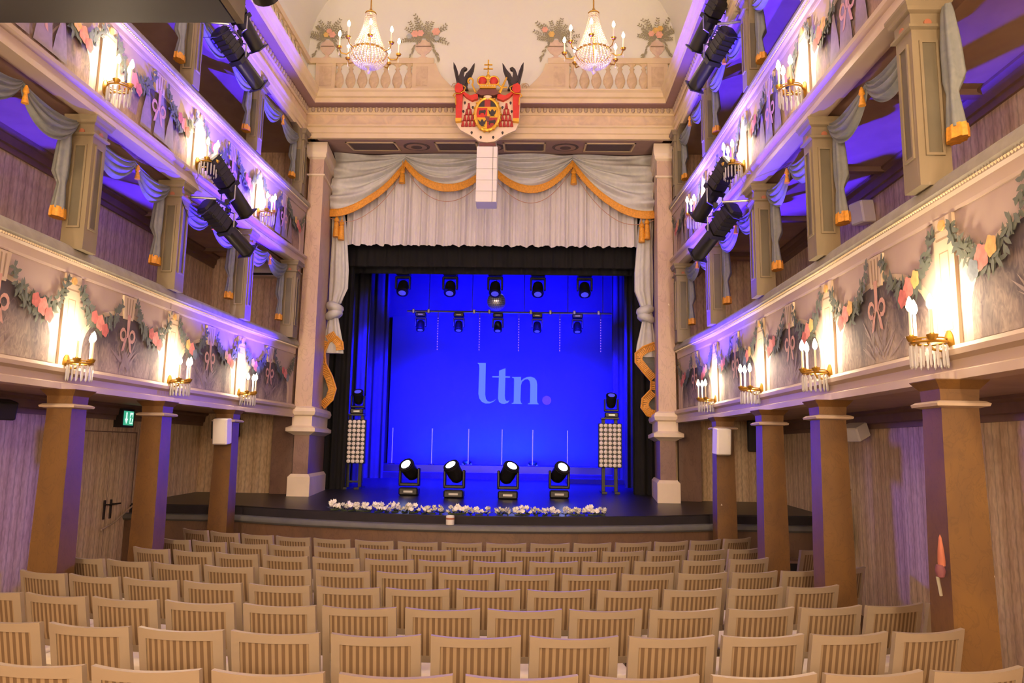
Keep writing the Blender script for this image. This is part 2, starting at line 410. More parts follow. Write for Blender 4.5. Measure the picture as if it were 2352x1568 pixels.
# ------------------------------------------------------------------ the hall: floor, walls, ceiling
FZ = [(-3.5, 0.36), (3.3, 0.171), (4.13, 0.132), (4.96, 0.100), (5.79, 0.069), (6.62, 0.052), (7.45, 0.034), (8.29, 0.023), (9.1, 0.0), (11.2, 0.0)]
def floor_z(y):
    for (a, za), (b_, zb) in zip(FZ, FZ[1:]):
        if y <= b_: return za + (zb - za) * (max(y, a) - a) / (b_ - a)
    return 0.0
mb = MB()
mb.grid(1, 1, lambda u, v: (0, 0, 0)); mb = MB()
ys = [p[0] for p in FZ]
rings = [[(-5.2, y, floor_z(y)), (5.2, y, floor_z(y)), (5.2, y, -0.3), (-5.2, y, -0.3)] for y in ys]
mb.loft(rings)
struct('floor', mb, 'hall_floor', label='dark wooden raked floor under the chair rows')
WX = 5.05
for s in (-1, 1):
    struct('wall_' + SIDE[s], MB().box(min(s * WX, s * (WX + .15)), max(s * WX, s * (WX + .15)), -3.5, 14.4, -0.3, 7.9), 'wallpaper_side',
           label='wallpapered %s side wall behind the galleries' % SIDE[s])
    struct('wall_end_' + SIDE[s], MB().box(min(s * 3.3, s * WX), max(s * 3.3, s * WX), 13.25, 13.4, 0.5, 7.6), 'wallpaper_end',
           label='wallpapered end wall of the %s galleries beside the proscenium' % SIDE[s])
struct('wall_rear', MB().box(-5.2, 5.2, -3.5, -3.35, -0.3, 11.2), 'wallpaper_end', label='rear wall of the hall behind the seats')

ZE = 7.40   # underside of the entablature
# upper walls above the side cornices, with a cove running into the ceiling
for s in (-1, 1):
    prof = [(3.30, 8.26), (3.30, 9.15)]
    for k in range(9):
        a = k / 8 * pi / 2
        prof.append((3.30 - 1.55 * (1 - cos(a)), 9.15 + 1.55 * sin(a)))
    mb = MB()
    rings = []
    for (x, z) in prof: rings.append([(s * x, 12.75, z), (s * x, -3.4, z)])
    mb.loft(rings, False, False)
    o = struct('wall_upper_' + SIDE[s], mb, 'vault_paint', label='cream cove above the %s upper gallery cornice' % SIDE[s], smooth=True)
struct('ceiling', MB().box(-1.9, 1.9, -3.4, 12.75, 10.70, 10.85), 'vault_paint', label='cream painted ceiling of the hall')
wall_front = struct('wall_front', MB().box(-3.4, 3.4, 12.60, 12.75, 8.25, 11.0), 'vault_paint', label='cream painted wall above the proscenium with painted vases')

# ------------------------------------------------------------------ galleries
BRK = [-2.98, -1.03, 0.92, 2.87, 4.82, 6.77, 8.72, 10.68, 12.68]
def interp(tab, y):
    if y <= tab[0][0]: return tab[0][1]
    for (a, xa), (b_, xb) in zip(tab, tab[1:]):
        if y <= b_: return xa + (xb - xa) * (y - a) / (b_ - a)
    return tab[-1][1]
XG1 = [(-3, 3.48), (4.82, 3.50), (6.77, 3.50), (8.72, 3.48), (10.68, 3.42), (12.68, 3.27)]
XG2 = [(-3, 3.42), (4.82, 3.40), (6.77, 3.38), (8.72, 3.35), (10.68, 3.31), (12.68, 3.22)]
LEVEL = {1: dict(x=XG1, z0=2.50, zc=2.72, zp=3.57, zt=3.70, zq=3.86, word='lower'),
         2: dict(x=XG2, z0=5.10, zc=5.32, zp=6.08, zt=6.18, zq=6.34, word='upper')}
Y0 = -2.9; Y1 = 12.68
def sweep(prof, tab, s, closed=True):
    """profile of (d towards the hall, z) swept along the gallery front"""
    mb = MB(); rings = []
    for y in [Y0] + [b_ for b_ in BRK if Y0 < b_ < Y1] + [Y1]:
        rings.append([(s * (interp(tab, y) - d), y, z) for d, z in prof])
    return mb.loft(rings, closed, closed)
def front(tab, s, extra=0.0):
    return lambda a, b_, o: (s * (interp(tab, a) - o - extra), a, b_)

def plume(mb, fn, cy, cz, n, L, spread, w, rnd, up=True):
    for k in range(n):
        a = pi / 2 + (rnd.random() - 0.5) * spread if up else -pi / 2 + (rnd.random() - 0.5) * spread
        mb.poly(leaf(cy + (rnd.random() - .5) * 0.25, cz + (rnd.random() - .5) * .12, L * (0.5 + rnd.random() * .6), w * (.6 + rnd.random() * .7), a), lambda p, q, o, k=k: fn(p, q, 0.008 + 0.00012 * k), 0.0)

def paint_bay(par, s, lv, ya, yb, rnd, half=False):
    """painted arch with trophy, keystone, garlands and flowers between two pilasters"""
    L = LEVEL[lv]; fn = front(L['x'], s)
    zb, zt = L['zc'] + 0.01, L['zp'] - 0.01
    H = zt - zb
    ym = (ya + yb) / 2; hw = (yb - ya) / 2 - 0.24
    if half: hw = (yb - ya) / 2 - 0.22
    # voussoir rim of the arch
    za = zb + H * 0.22; rz = H * 0.52
    def arch(k, m=18):
        pts = [(ym - hw * k, zb), ]
        pts += [(ym - hw * k * cos(pi * i / m), za + rz * k * sin(pi * i / m)) for i in range(m + 1)]
        pts += [(ym + hw * k, zb)]
        return pts
    rim = part('arch_rim', MB().poly(arch(1.10), lambda a, b_, o: fn(a, b_, 0.003)), 'pilaster_paint', par)
    for i in range(1, 12):
        if i in (5, 6, 7): continue
        a = pi * i / 12
        c0, c1 = 1.0, 1.10
    arc = part('painted_arch', MB().poly(arch(1.0), lambda a, b_, o: fn(a, b_, 0.005)), 'arch_picture_lower' if lv == 1 else 'arch_picture_upper', par, label='dark painted arch with a pale plumed trophy')
    mbp = MB()
    plume(mbp, fn, ym, zb + 0.06, 26, H * 0.42, 2.2, 0.022, rnd)
    part('plume', mbp, 'plume_pale', arc)['kind'] = 'stuff'
    if lv == 2:
        mbf = MB()
        for dy, hh, ww in ((-0.22, 0.52, 0.16), (0.05, 0.60, 0.18), (0.26, 0.46, 0.15)):
            c = ym + dy * hw / 0.7
            mbf.poly([(c - ww * .7, zb + .02), (c - ww * .5, zb + hh * H * .6), (c - ww * .25, zb + hh * H), (c - ww * .12, zb + hh * H + .09), (c + ww * .12, zb + hh * H + .09), (c + ww * .28, zb + hh * H), (c + ww * .5, zb + hh * H * .55), (c + ww * .7, zb + .02)], lambda a, b_, o: fn(a, b_, 0.024))
        part('painted_figures', mbf, 'figure_cool', arc)
    # hanging ribbon with bow
    mbr = MB(); zk = za + rz
    mbr.poly([(ym - .022, zk - .22), (ym + .022, zk - .22), (ym + .03, zk + .02), (ym - .03, zk + .02)], lambda a, b_, o: fn(a, b_, 0.026))
    for d in (-1, 1):
        ring = [(ym + d * (0.03 + 0.10 * (1 - cos(t)) / 2 * 1.2), zk - .20 + 0.075 * sin(t)) for t in [2 * pi * i / 10 for i in range(10)]]
        inner = [(ym + d * (0.045 + 0.062 * (1 - cos(t)) / 2 * 1.2), zk - .20 + 0.04 * sin(t)) for t in [2 * pi * i / 10 for i in range(10)]]
        o0 = len(mbr.v)
        mbr.add([fn(a, b_, 0.026) for a, b_ in ring] + [fn(a, b_, 0.026) for a, b_ in inner], [(i, (i + 1) % 10, 10 + (i + 1) % 10, 10 + i) for i in range(10)])
        mbr.poly([(ym + d * .01, zk - .22), (ym + d * .05, zk - .22), (ym + d * .10, zk - .38), (ym + d * .055, zk - .36)], lambda a, b_, o: fn(a, b_, 0.026))
    part('ribbon_bow', mbr, 'ribbon_pink', arc)
    # keystone, with flutes
    kz0 = za + rz - 0.03
    key = part('keystone', MB().poly([(ym - .085, kz0), (ym + .085, kz0), (ym + .12, zt), (ym - .12, zt)], fn, 0.022), 'pilaster_paint', par)
    mbl = MB()
    for d in (-.055, 0, .055):
        mbl.poly([(ym + d * .8 - .008, kz0 + .03), (ym + d * .8 + .008, kz0 + .03), (ym + d + .010, zt - .02), (ym + d - .010, zt - .02)], lambda a, b_, o: fn(a, b_, 0.0235))
    part('flute', mbl, 'paint_line', key)
    # garlands from each pilaster top to the keystone
    for d, ye in ((-1, ya), (1, yb)):
        y_in = ym + d * 0.13; y_out = ye - d * 0.10
        if half and ((d > 0 and s) and ye > 12.3): y_out = ye - d * 0.05
        mbg = MB()
        def gl(t):
            return (y_in + (y_out - y_in) * t, zt - 0.04 - H * 0.42 * (4 * t * (1 - t)) ** 0.8)
        for k in range(150):
            t = rnd.random(); y, z = gl(t); wd_ = 0.25 + 0.75 * sin(pi * t)
            y += (rnd.random() - .5) * .09 * wd_; z += (rnd.random() - .5) * .10 * wd_
            mbg.poly(leaf(y, z, 0.05 + .05 * wd_, 0.032, rnd.random() * 2 * pi), lambda a, b_, o, k=k: fn(a, b_, 0.027 + 0.0001 * k))
        g = part('garland', mbg, 'garland_green', par); g['kind'] = 'stuff'
        y, z = gl(0.55)
        for q, (dy, dz, r, mt) in enumerate(((0, .02, .068, 'flower_rose'), (-.10, .06, .055, 'flower_yellow' if rnd.random() < .5 else 'flower_red'), (.09, -.04, .058, 'flower_red' if rnd.random() < .6 else 'flower_blue'))):
            part('painted_flower', MB().poly([(y + dy + r * cos(t) * (1 + .12 * cos(5 * t)), z + dz + r * 1.15 * sin(t) * (1 + .12 * cos(5 * t))) for t in [2 * pi * i / 20 for i in range(20)]],
                 lambda a, b_, o, q=q: fn(a, b_, 0.044 + .001 * q)), mt, g)

def paint_pilaster(par, s, lv, y):
    L = LEVEL[lv]; fn = front(L['x'], s)
    zb, zt = L['zc'], L['zp']
    p = part('pilaster', MB().poly([(y - .115, zb), (y + .115, zb), (y + .115, zt), (y - .115, zt)], fn, 0.020), 'pilaster_paint', par)
    f2 = lambda o_: (lambda a, b_, o: fn(a, b_, o_))
    mbl = MB()
    for (a0, a1, b0, b1) in ((-.055, -.047, .10, .62), (.047, .055, .10, .62), (-.055, .055, .10, .108), (-.055, .055, .612, .62), (-.085, .085, .70, .715), (-.085, .085, .76, .775)):
        Hh = (zt - zb) / 0.85
        mbl.poly([(y + a0, zb + b0 * Hh), (y + a1, zb + b0 * Hh), (y + a1, zb + b1 * Hh), (y + a0, zb + b1 * Hh)], f2(0.0215))
    part('panel_line', mbl, 'paint_line', p)
    part('rosette', MB().poly(circle(y, zt - .055, .036, 14), lambda a, b_, o: fn(a, b_, o + .020), 0.012), 'flower_yellow', p)

GAL = {}
for s in (-1, 1):
    for lv in (1, 2):
        L = LEVEL[lv]; tab = L['x']
        g = thing('gallery', '%s gallery on the %s side with painted parapet and padded grey rail' % (L['word'], SIDE[s]), 'gallery', (s * 3.5, 5.0, L['z0']), 'theatre galleries')
        GAL[(s, lv)] = g
        z0, zc, zp, zt, zq = L['z0'], L['zc'], L['zp'], L['zt'], L['zq']
        part('cornice', sweep([(-.12, z0), (.05, z0), (.05, z0 + .055), (.035, z0 + .065), (.035, z0 + .125), (.07, z0 + .15), (.075, z0 + .185), (.03, z0 + .22), (-.12, z0 + .22)], tab, s), 'cream_moulding', g)
        part('parapet', sweep([(-.12, zc), (0, zc), (0, zp), (-.12, zp)], tab, s), 'parapet_paint', g)
        part('frieze_band', sweep([(-.12, zp), (.012, zp), (.018, zp + .02), (.018, zt - .035), (.045, zt - .02), (.05, zt), (-.12, zt)], tab, s), 'cream_moulding' if lv == 1 else 'parapet_paint', g)
        cu = [(-.24, zt), (.055, zt)] + [(-.09 + .165 * cos(a), zt + .02 + (zq - zt - .02) * sin(a)) for a in [pi * k / 10 for k in range(11)]]
        part('padded_rail', sweep(cu, tab, s), 'cushion_velvet', g, smooth=True)
        # bead moulding under the padded rail: a row of small gilt beads
        mbb = MB(); y = 2.9 if s > 0 else 4.6
        while y < 12.6:
            x = s * (interp(tab, y) - .058)
            mbb.add([(x, y - .012, zt - .012), (x, y + .012, zt - .012), (x, y, zt), (x, y, zt - .024), (x - s * .014, y, zt - .012)], [(0, 2, 4), (2, 1, 4), (1, 3, 4), (3, 0, 4)])
            y += 0.03
        bo = part('bead_moulding', mbb, 'bead_gilt', g); bo['kind'] = 'stuff'
        # floor slab / ceiling of the level below
        if lv == 1:
            part('floor_slab', MB().box(min(s * 3.55, s * WX), max(s * 3.55, s * WX), Y0, 13.25, 2.56, 2.68), 'ceiling_paint', g)
        else:
            part('floor_slab', MB().box(min(s * 3.75, s * WX), max(s * 3.75, s * WX), Y0, 13.25, 5.42, 5.52), 'ceiling_paint', g)
            part('edge_beam', MB().box(min(s * 3.45, s * 3.75), max(s * 3.45, s * 3.75), Y0, 13.25, 5.12, 5.5), 'ceiling_beam', g)
            for y in BRK[3:]:
                yy = y - 0.0
                part('ceiling_beam', MB().box(min(s * 3.75, s * WX), max(s * 3.75, s * WX), yy - .05, yy + .05, 5.36, 5.43), 'ceiling_beam', g)
        rnd = random.Random(11 * lv + s)
        for i in range(len(BRK) - 1):
            ya, yb = BRK[i], BRK[i + 1]
            lim = 2.5 if s > 0 else 4.5
            if yb < lim: continue
            paint_bay(g, s, lv, ya, yb if yb < 12.6 else 12.66, rnd, yb > 12.6)
        for y in BRK[3:-1]:
            if y < (2.5 if s > 0 else 4.5): continue
            paint_pilaster(g, s, lv, y)

# cornice where side wall meets the ceilings, per level (dark line and dentils)
n = 0
for s in (-1, 1):
    for z, nm in ((2.56, 'ground'), (5.42, 'lower gallery'), (7.42, 'upper gallery')):
        n += 1
        mb = MB()
        prof = [(WX, z - .22), (WX - .03, z - .22), (WX - .035, z - .16), (WX - .06, z - .15), (WX - .07, z - .06), (WX - .12, z - .03), (WX - .12, z), (WX, z)]
        mb.loft([[(s * x, y, zz) for x, zz in prof] for y in (-3.3, 13.25)])
        struct('trim_%d' % n, mb, 'ceiling_beam', label='brown ceiling cornice along the %s wall of the %s level' % (SIDE[s], nm))
    struct('ceiling_upper_gallery_' + SIDE[s], MB().box(min(s * 3.3, s * WX), max(s * 3.3, s * WX), -3.3, 13.25, 7.42, 7.55), 'ceiling_paint', label='ceiling over the %s upper gallery' % SIDE[s])

# ------------------------------------------------------------------ columns of the ground level
COLY = [10.44, 8.52, 6.84, 4.85]
def lower_column(s, y, idx):
    x = s * (3.43 if y > 9 else 3.47); zb = floor_z(y)
    c = thing('marbled_column', 'ochre marbled square column on the %s under the lower gallery, %s' % (SIDE[s], FROM_STAGE[idx]), 'column', (x, y, zb), 'ground floor columns')
    def sq(h, z): return [(x - h, y - h, z), (x + h, y - h, z), (x + h, y + h, z), (x - h, y + h, z)]
    part('base', MB().loft([sq(.175, zb), sq(.175, zb + .12), sq(.145, zb + .16)]), 'ochre_marble', c)
    part('shaft', MB().loft([sq(.138, zb + .16), sq(.130, 1.2), sq(.115, 2.33)]), 'ochre_marble', c)
    part('neck_moulding', MB().loft([sq(.118, 2.325), sq(.160, 2.335), sq(.165, 2.352), sq(.145, 2.365), sq(.12, 2.37)]), 'cream_moulding', c)
    part('capital', MB().loft([sq(.118, 2.37), sq(.122, 2.44), sq(.165, 2.495), sq(.165, 2.50)]), 'ochre_marble', c)
for s in (-1, 1):
    for i, y in enumerate(COLY):
        if s < 0 and y < 5: continue
        lower_column(s, y, i)

# ------------------------------------------------------------------ posts of the galleries
POSTY = [12.32, 10.55, 8.55, 6.78, 4.95]
def gallery_post(s, y, idx, lv):
    if lv == 1:
        x = s * (interp(XG1, y) - .02); z0, z1, h = 3.80, 5.10, .108
    else:
        x = s * (interp(XG2, y) + .02); z0, z1, h = 6.28, ZE + .03, .085
    zt = z1 - .20
    p = thing('gallery_post', 'beige panelled post standing on the %s %s gallery rail, %s' % (SIDE[s], LEVEL[lv]['word'], FROM_STAGE[idx]), 'post', (x, y, z0), 'gallery posts')
    def sq(hh, z): return [(x - hh, y - hh, z), (x + hh, y - hh, z), (x + hh, y + hh, z), (x - hh, y + hh, z)]
    part('shaft', MB().loft([sq(h, z0), sq(h, zt)]), 'post_paint', p)
    # sunk panels shown by raised stiles round a darker field
    for (ax, sg) in (('y', -1), ('x', -s), ('y', 1)):
        def fn(a, b_, o, ax=ax, sg=sg):
            return (x + a, y + sg * (h + o), b_) if ax == 'y' else (x + sg * (h + o), y + a, b_)
        w = h * .42
        za, zc_ = z0 + .22, zt - .10
        part('panel', MB().poly([(-w, za), (w, za), (w, zc_), (-w, zc_)], lambda a, b_, o: fn(a, b_, 0.003)), 'post_panel', p)
        mb = MB()
        for (a0, a1, b0, b1) in ((-w - .018, -w, za - .018, zc_ + .018), (w, w + .018, za - .018, zc_ + .018), (-w, w, za - .018, za), (-w, w, zc_, zc_ + .018)):
            mb.poly([(a0, b0), (a1, b0), (a1, b1), (a0, b1)], fn, 0.014)
        part('panel_frame', mb, 'post_paint', p)
        if lv == 1: part('rosette', MB().poly(circle(0, zt + .045, .026, 10), lambda a, b_, o: fn(a, b_, o + .004), 0.012), 'post_accent', p)
    part('capital', MB().loft([sq(h, zt), sq(h + .025, zt + .012), sq(h + .025, zt + .03), sq(h + .004, zt + .036), sq(h + .004, z1 - .085), sq(h + .03, z1 - .07), sq(h + .035, z1 - .045), sq(h + .05, z1 - .02), sq(h + .05, z1)]), 'post_paint', p)
    return x, y, h
for s in (-1, 1):
    for i, y in enumerate(POSTY):
        if s < 0 and y < 5: continue
        gallery_post(s, y, i, 1)
    for i, y in enumerate([12.32, 10.45, 8.45, 6.6]):
        if s < 0 and y < 7: continue
        gallery_post(s, y, i, 2)

# curved spandrels in the corners between upper posts and the entablature
for s in (-1, 1):
    for i, y in enumerate([12.32, 10.45, 8.45]):
        for d in (-1, 1):
            if y > 12 and d > 0: continue
            x = s * (interp(XG2, y) + .02)
            pts = [(y + d * .085, ZE), (y + d * .45, ZE)] + [(y + d * (.45 - .365 * sin(a)), ZE - .36 * (1 - cos(a))) for a in [pi / 2 * k / 8 for k in range(9)]]
            mb = MB().poly(pts, lambda a, b_, o: (x - s * .05 + s * o, a, b_), 0.10)
            tag(part('arch_spandrel', mb, 'post_paint'), 'curved bracket on the %s side of the %s upper post %s' % ('stage' if d > 0 else 'audience', SIDE[s], FROM_STAGE[i]), 'bracket', 'upper gallery arch brackets')

# ------------------------------------------------------------------ entablature round the hall
# front: offsets towards the hall (-Y) from Y = 12.60 ; sides: towards the centre from X = 3.30
FY = 12.58; SX = 3.30
ent = thing('entablature', 'cream moulded cornice and frieze above the proscenium arch', 'cornice', (0, FY, ZE), 'entablature')
def front_run(prof):
    mb = MB()
    mb.loft([[(sx * (SX - d), FY - d, z) for d, z in prof] for sx in (-1, 1)])
    return mb
def side_run(prof, s):
    mb = MB()
    mb.loft([[(s * (SX - d), FY - d, z) for d, z in prof], [(s * (SX - d), -3.3, z) for d, z in prof]])
    return mb
BANDS = [('architrave', [(0, ZE), (.06, ZE), (.06, ZE + .93 * .09), (.08, ZE + .93 * .10), (.08, ZE + .93 * .20), (.11, ZE + .93 * .22), (.11, ZE + .93 * .245), (0, ZE + .93 * .25)], 'entablature_paint'),
         ('frieze', [(0, ZE + .93 * .25), (.05, ZE + .93 * .25), (.05, ZE + .93 * .46), (0, ZE + .93 * .46)], 'frieze_paint'),
         ('bed_moulding', [(0, ZE + .93 * .46), (.07, ZE + .93 * .46), (.09, ZE + .93 * .49), (.07, ZE + .93 * .50), (.07, ZE + .93 * .615), (0, ZE + .93 * .615)], 'entablature_paint'),
         ('corona', [(0, ZE + .93 * .615), (.25, ZE + .93 * .615), (.25, ZE + .93 * .70), (.29, ZE + .93 * .72), (.31, ZE + .93 * .79), (.34, ZE + .93 * .82), (.34, ZE + .93 * .85), (.24, ZE + .93 * .90), (0, ZE + .93 * .92)], 'entablature_paint')]
for nm, pr, mt in BANDS: part(nm, front_run(pr), mt, ent)
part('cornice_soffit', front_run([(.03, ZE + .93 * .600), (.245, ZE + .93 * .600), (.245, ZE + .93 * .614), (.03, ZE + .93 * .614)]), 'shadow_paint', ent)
ents = {}
for s in (-1, 1):
    e2 = thing('side_entablature', 'cream moulded cornice running along the %s upper gallery' % SIDE[s], 'cornice', (s * SX, 5, ZE), 'entablature')
    ents[s] = e2
    for nm, pr, mt in BANDS: part(nm, side_run(pr, s), mt, e2)
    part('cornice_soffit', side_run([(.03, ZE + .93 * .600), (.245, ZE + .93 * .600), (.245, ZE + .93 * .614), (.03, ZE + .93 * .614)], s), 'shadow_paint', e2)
# egg moulding, egg by egg
def egg_mesh(axis):
    mb = MB()
    mb.lathe([(.0, -.048), (.02, -.040), (.034, -.015), (.036, .012), (.028, .036), (0, .044)], 8)
    return mb.mesh('egg', 'cream_moulding', True)
egg = egg_mesh(0)
N = 62
for i in range(N):
    o = link('egg', egg, ent, True); o.location = (-3.13 + 6.26 * i / (N - 1), FY - .075, ZE + .93 * .556)
for s in (-1, 1):
    for i in range(70):
        o = link('egg', egg, ents[s], True); o.location = (s * (SX - .075), FY - .15 - .105 * i, ZE + .93 * .556)

# painted balustrade, flat relief on the wall above the cornice
ZB = ZE + .86
def baluster_mesh():
    pr = [(.075, 0), (.075, .03), (.035, .045), (.045, .07), (.085, .15), (.092, .21), (.07, .30), (.035, .37), (.03, .40), (.05, .42), (.03, .44), (.03, .47), (.075, .50), (.075, .53)]
    return MB().lathe(pr, 14, squash=(1, .35)).mesh('baluster', 'baluster_paint', True)
bal = baluster_mesh()
def balustrade(parent, mapx, a0, a1, count, nm):
    """mapx(a, off, z) -> world; runs from a0 to a1"""
    f = lambda a, b_, o: mapx(a, o, b_)
    part('plinth_band', MB().poly([(a0, ZB - .02), (a1, ZB - .02), (a1, ZB + .06), (a0, ZB + .06)], f, .05), 'entablature_paint', parent)
    part('handrail', MB().poly([(a0, ZB + .56), (a1, ZB + .56), (a1, ZB + .66), (a0, ZB + .66)], f, .06), 'entablature_paint', parent)
for s in (-1, 1):
    f = lambda a, o, z: (a, 12.60 - o, z)
    x_in, x_out = s * 1.02, s * 3.28
    balustrade(wall_front, f, min(x_in, x_out), max(x_in, x_out), 6, 'front')
    # pedestals with sunk panels
    for xa, xb in ((1.05, 1.40), (2.78, 3.14)):
        q = part('pedestal', MB().poly([(s * xa, ZB + .06), (s * xb, ZB + .06), (s * xb, ZB + .57), (s * xa, ZB + .57)], flat(12.60), .05), 'entablature_paint', wall_front)
        part('pedestal_panel', MB().poly([(s * (xa + .07), ZB + .13), (s * (xb - .07), ZB + .13), (s * (xb - .07), ZB + .50), (s * (xa + .07), ZB + .50)], flat(12.549), .004), 'baluster_paint', q)
    for k in range(7):
        o = link('baluster', bal, wall_front, True); o.location = (s * (1.46 + 1.26 * k / 6), 12.585, ZB + .045)
    # scroll volute flanking the crest
    pts = [(1.05, ZB + .0), (1.05, ZB + .56), (.98, ZB + .56)] + [(.98 - .30 * t, ZB + .56 - .44 * t ** .6) for t in (.15, .35, .55, .8, 1)] + [(.60 - .08 * sin(a), ZB + .12 + .07 * cos(a)) for a in [pi * k / 8 for k in range(9)]] + [(.60, ZB + .0)]
    v = part('scroll_volute', MB().poly([(s * a, b_) for a, b_ in pts], flat(12.60), .05), 'entablature_paint', wall_front)
    mb = MB(); sp = [(s * (.62 + (.075 - .007 * t) * cos(t) * .9), 12.54, ZB + .115 + (.075 - .007 * t) * sin(t)) for t in [k * .5 for k in range(20)]]
    part('scroll_line', MB().tube(sp, .008, 5), 'baluster_paint', v)
    # side balustrades on the upper walls
    wp = bpy.data.objects['wall_upper_' + SIDE[s]]
    fs = lambda a, o, z, s=s: (s * (3.30 - o), a, z)
    balustrade(wp, fs, 2.0, 12.55, 6, 'side')
    oy = 12.2
    for k in range(26):
        yk = 12.1 - .21 * k
        if k % 9 == 8:
            part('pedestal', MB().poly([(yk - .13, ZB + .06), (yk + .13, ZB + .06), (yk + .13, ZB + .57), (yk - .13, ZB + .57)], lambda a, b_, o: fs(a, o, b_), .05), 'entablature_paint', wp)
            continue
        o = link('baluster', bal, wp, True); o.location = (s * 3.285, yk, ZB + .045); o.rotation_euler = (0, 0, pi / 2)

# painted vases with flowers standing on the painted handrail
def painted_vase(x, w, seed, tall, blooms, spread):
    rnd = random.Random(seed); f = flat(12.597); z = ZB + .66
    pr = [(.10, 0), (.10, .025), (.04, .05), (.035, .075), (.10, .12), (.15, .19), (.155, .25), (.12, .31), (.085, .34), (.105, .365)]
    pts = [(x + r * w, z + h) for r, h in pr] + [(x - r * w, z + h) for r, h in reversed(pr)]
    v = part('painted_vase', MB().poly(pts, f, .012), 'vase_paint', wall_front)
    part('vase_band', MB().poly([(x - .14 * w, z + .23), (x + .14 * w, z + .23), (x + .13 * w, z + .255), (x - .13 * w, z + .255)], flat(12.584), .003), 'paint_line', v)
    mb = MB(); q = 0
    for k in range(13):
        a = pi / 2 + (k - 6) / 6 * spread + (rnd.random() - .5) * .2
        ln = tall * (.62 + .4 * rnd.random()) * (1 - .22 * abs(k - 6) / 6)
        bend = (rnd.random() - .5) * .9 + (-.5 if a > pi / 2 else .5) * -.4
        px_, pz_ = x, z + .36
        for j in range(9):
            t = j / 8; aa = a + bend * t
            px_ += cos(aa) * ln / 8; pz_ += sin(aa) * ln / 8
            for d in (-1, 1):
                q += 1
                mb.poly(leaf(px_, pz_, .075 * (1.15 - .5 * t), .022, aa + d * (.7 + .3 * rnd.random())), lambda a_, b_, o, q=q: f(a_, b_, .012 + .00003 * q))
    for k in range(30):   # trailing leaves
        q += 1
        d = rnd.choice((-1, 1)); t = rnd.random()
        mb.poly(leaf(x + d * (.10 + .17 * t), z + .34 - .36 * t + .04 * rnd.random(), .085, .032, -pi / 2 + d * .6 + rnd.random() - .5), lambda a_, b_, o, q=q: f(a_, b_, .012 + .00003 * q))
    part('painted_foliage', mb, 'foliage_paint', v)
    for i, (dx, dz, r, mt) in enumerate(blooms):
        part('painted_bloom', MB().poly([(x + dx + r * cos(t) * (1 + .13 * cos(6 * t)), z + .36 + dz + r * sin(t) * (1 + .13 * cos(6 * t))) for t in [2 * pi * k / 24 for k in range(24)]], lambda a_, b_, o, i=i: f(a_, b_, .026 + .001 * i)), mt, v)
painted_vase(-2.96, .85, 1, .42, [(-.03, .10, .05, 'bloom_yellow'), (.08, .10, .06, 'bloom_pink'), (.02, .17, .05, 'bloom_pink')], 1.25)
painted_vase(-1.22, 1.0, 2, .50, [(-.16, .12, .065, 'bloom_pink'), (-.06, .13, .06, 'bloom_pink'), (.22, .16, .07, 'bloom_pink'), (.24, .03, .05, 'bloom_blue'), (-.26, .07, .05, 'bloom_blue')], 1.5)
painted_vase(1.16, 1.0, 3, .48, [(-.20, .20, .055, 'bloom_pink'), (-.08, .11, .055, 'bloom_yellow')], 1.45)
painted_vase(2.96, .85, 4, .44, [(-.02, .18, .06, 'bloom_yellow'), (.04, .10, .065, 'bloom_pink'), (-.10, .12, .055, 'bloom_pink'), (.06, .22, .05, 'bloom_yellow')], 1.25)

# ------------------------------------------------------------------ proscenium
SZ = lambda y: 1.13 + .02 * (y - 10.2)
for s in (-1, 1):
    p = thing('proscenium_pillar', 'tall pale marbled pillar on the %s side of the stage opening' % SIDE[s], 'pillar', (s * 3.1, 13.4, SZ(13)), 'proscenium pillars')
    def lay(e, z): return [(s * (2.90 - e), 12.70 - e, z), (s * 3.30, 12.70 - e, z), (s * 3.30, 14.2, z), (s * (3.04 - e), 14.2, z)]
    def lay2(e, z): return [(s * (2.90 - e), 12.70 - e, z), (s * (3.28 + e), 12.70 - e, z), (s * (3.28 + e), 14.2, z), (s * (3.04 - e), 14.2, z)]
    zs = 1.12
    part('plinth', MB().loft([lay2(-.02 + .0, zs), lay2(.0, zs + .02), lay2(.0, 1.50), lay2(-.04, 1.55)]), 'stone_cream', p)
    part('dado', MB().loft([lay2(-.06, 1.55), lay2(-.06, 2.20)]), 'brown_marble', p)
    part('dado_cap', MB().loft([lay2(-.05, 2.20), lay2(0, 2.23), lay2(.06, 2.26), lay2(.06, 2.32), lay2(-.02, 2.36)]), 'stone_cream', p)
    part('base_moulding', MB().loft([lay2(-.02, 2.36), lay2(-.02, 2.52), lay2(.03, 2.54), lay2(.05, 2.60), lay2(.03, 2.66), lay2(-.03, 2.69)]), 'stone_cream', p)
    part('shaft', MB().loft([lay2(-.04, 2.69), lay2(-.05, 4.5), lay2(-.06, 6.78)]), 'pale_marble', p)
    part('astragal', MB().loft([lay2(-.06, 6.78), lay2(-.03, 6.79), lay2(-.03, 6.82), lay2(-.06, 6.83)]), 'stone_cream', p)
    part('neck', MB().loft([lay2(-.06, 6.83), lay2(-.06, 7.10)]), 'pale_marble', p)
    part('capital', MB().loft([lay2(-.06, 7.10), lay2(-.02, 7.13), lay2(-.02, 7.17), lay2(.0, 7.22), lay2(.0, ZE)]), 'stone_cream', p)
    # brown marbled pilaster between pillar and side wall, under the gallery
    tag(part('wall_pilaster', MB().box(min(s * 3.34, s * 3.72), max(s * 3.34, s * 3.72), 13.12, 13.25, 1.15, 2.56), 'brown_marble'), 'brown marbled pilaster beside the %s proscenium pillar plinth' % SIDE[s], 'pilaster', 'stage side pilasters')
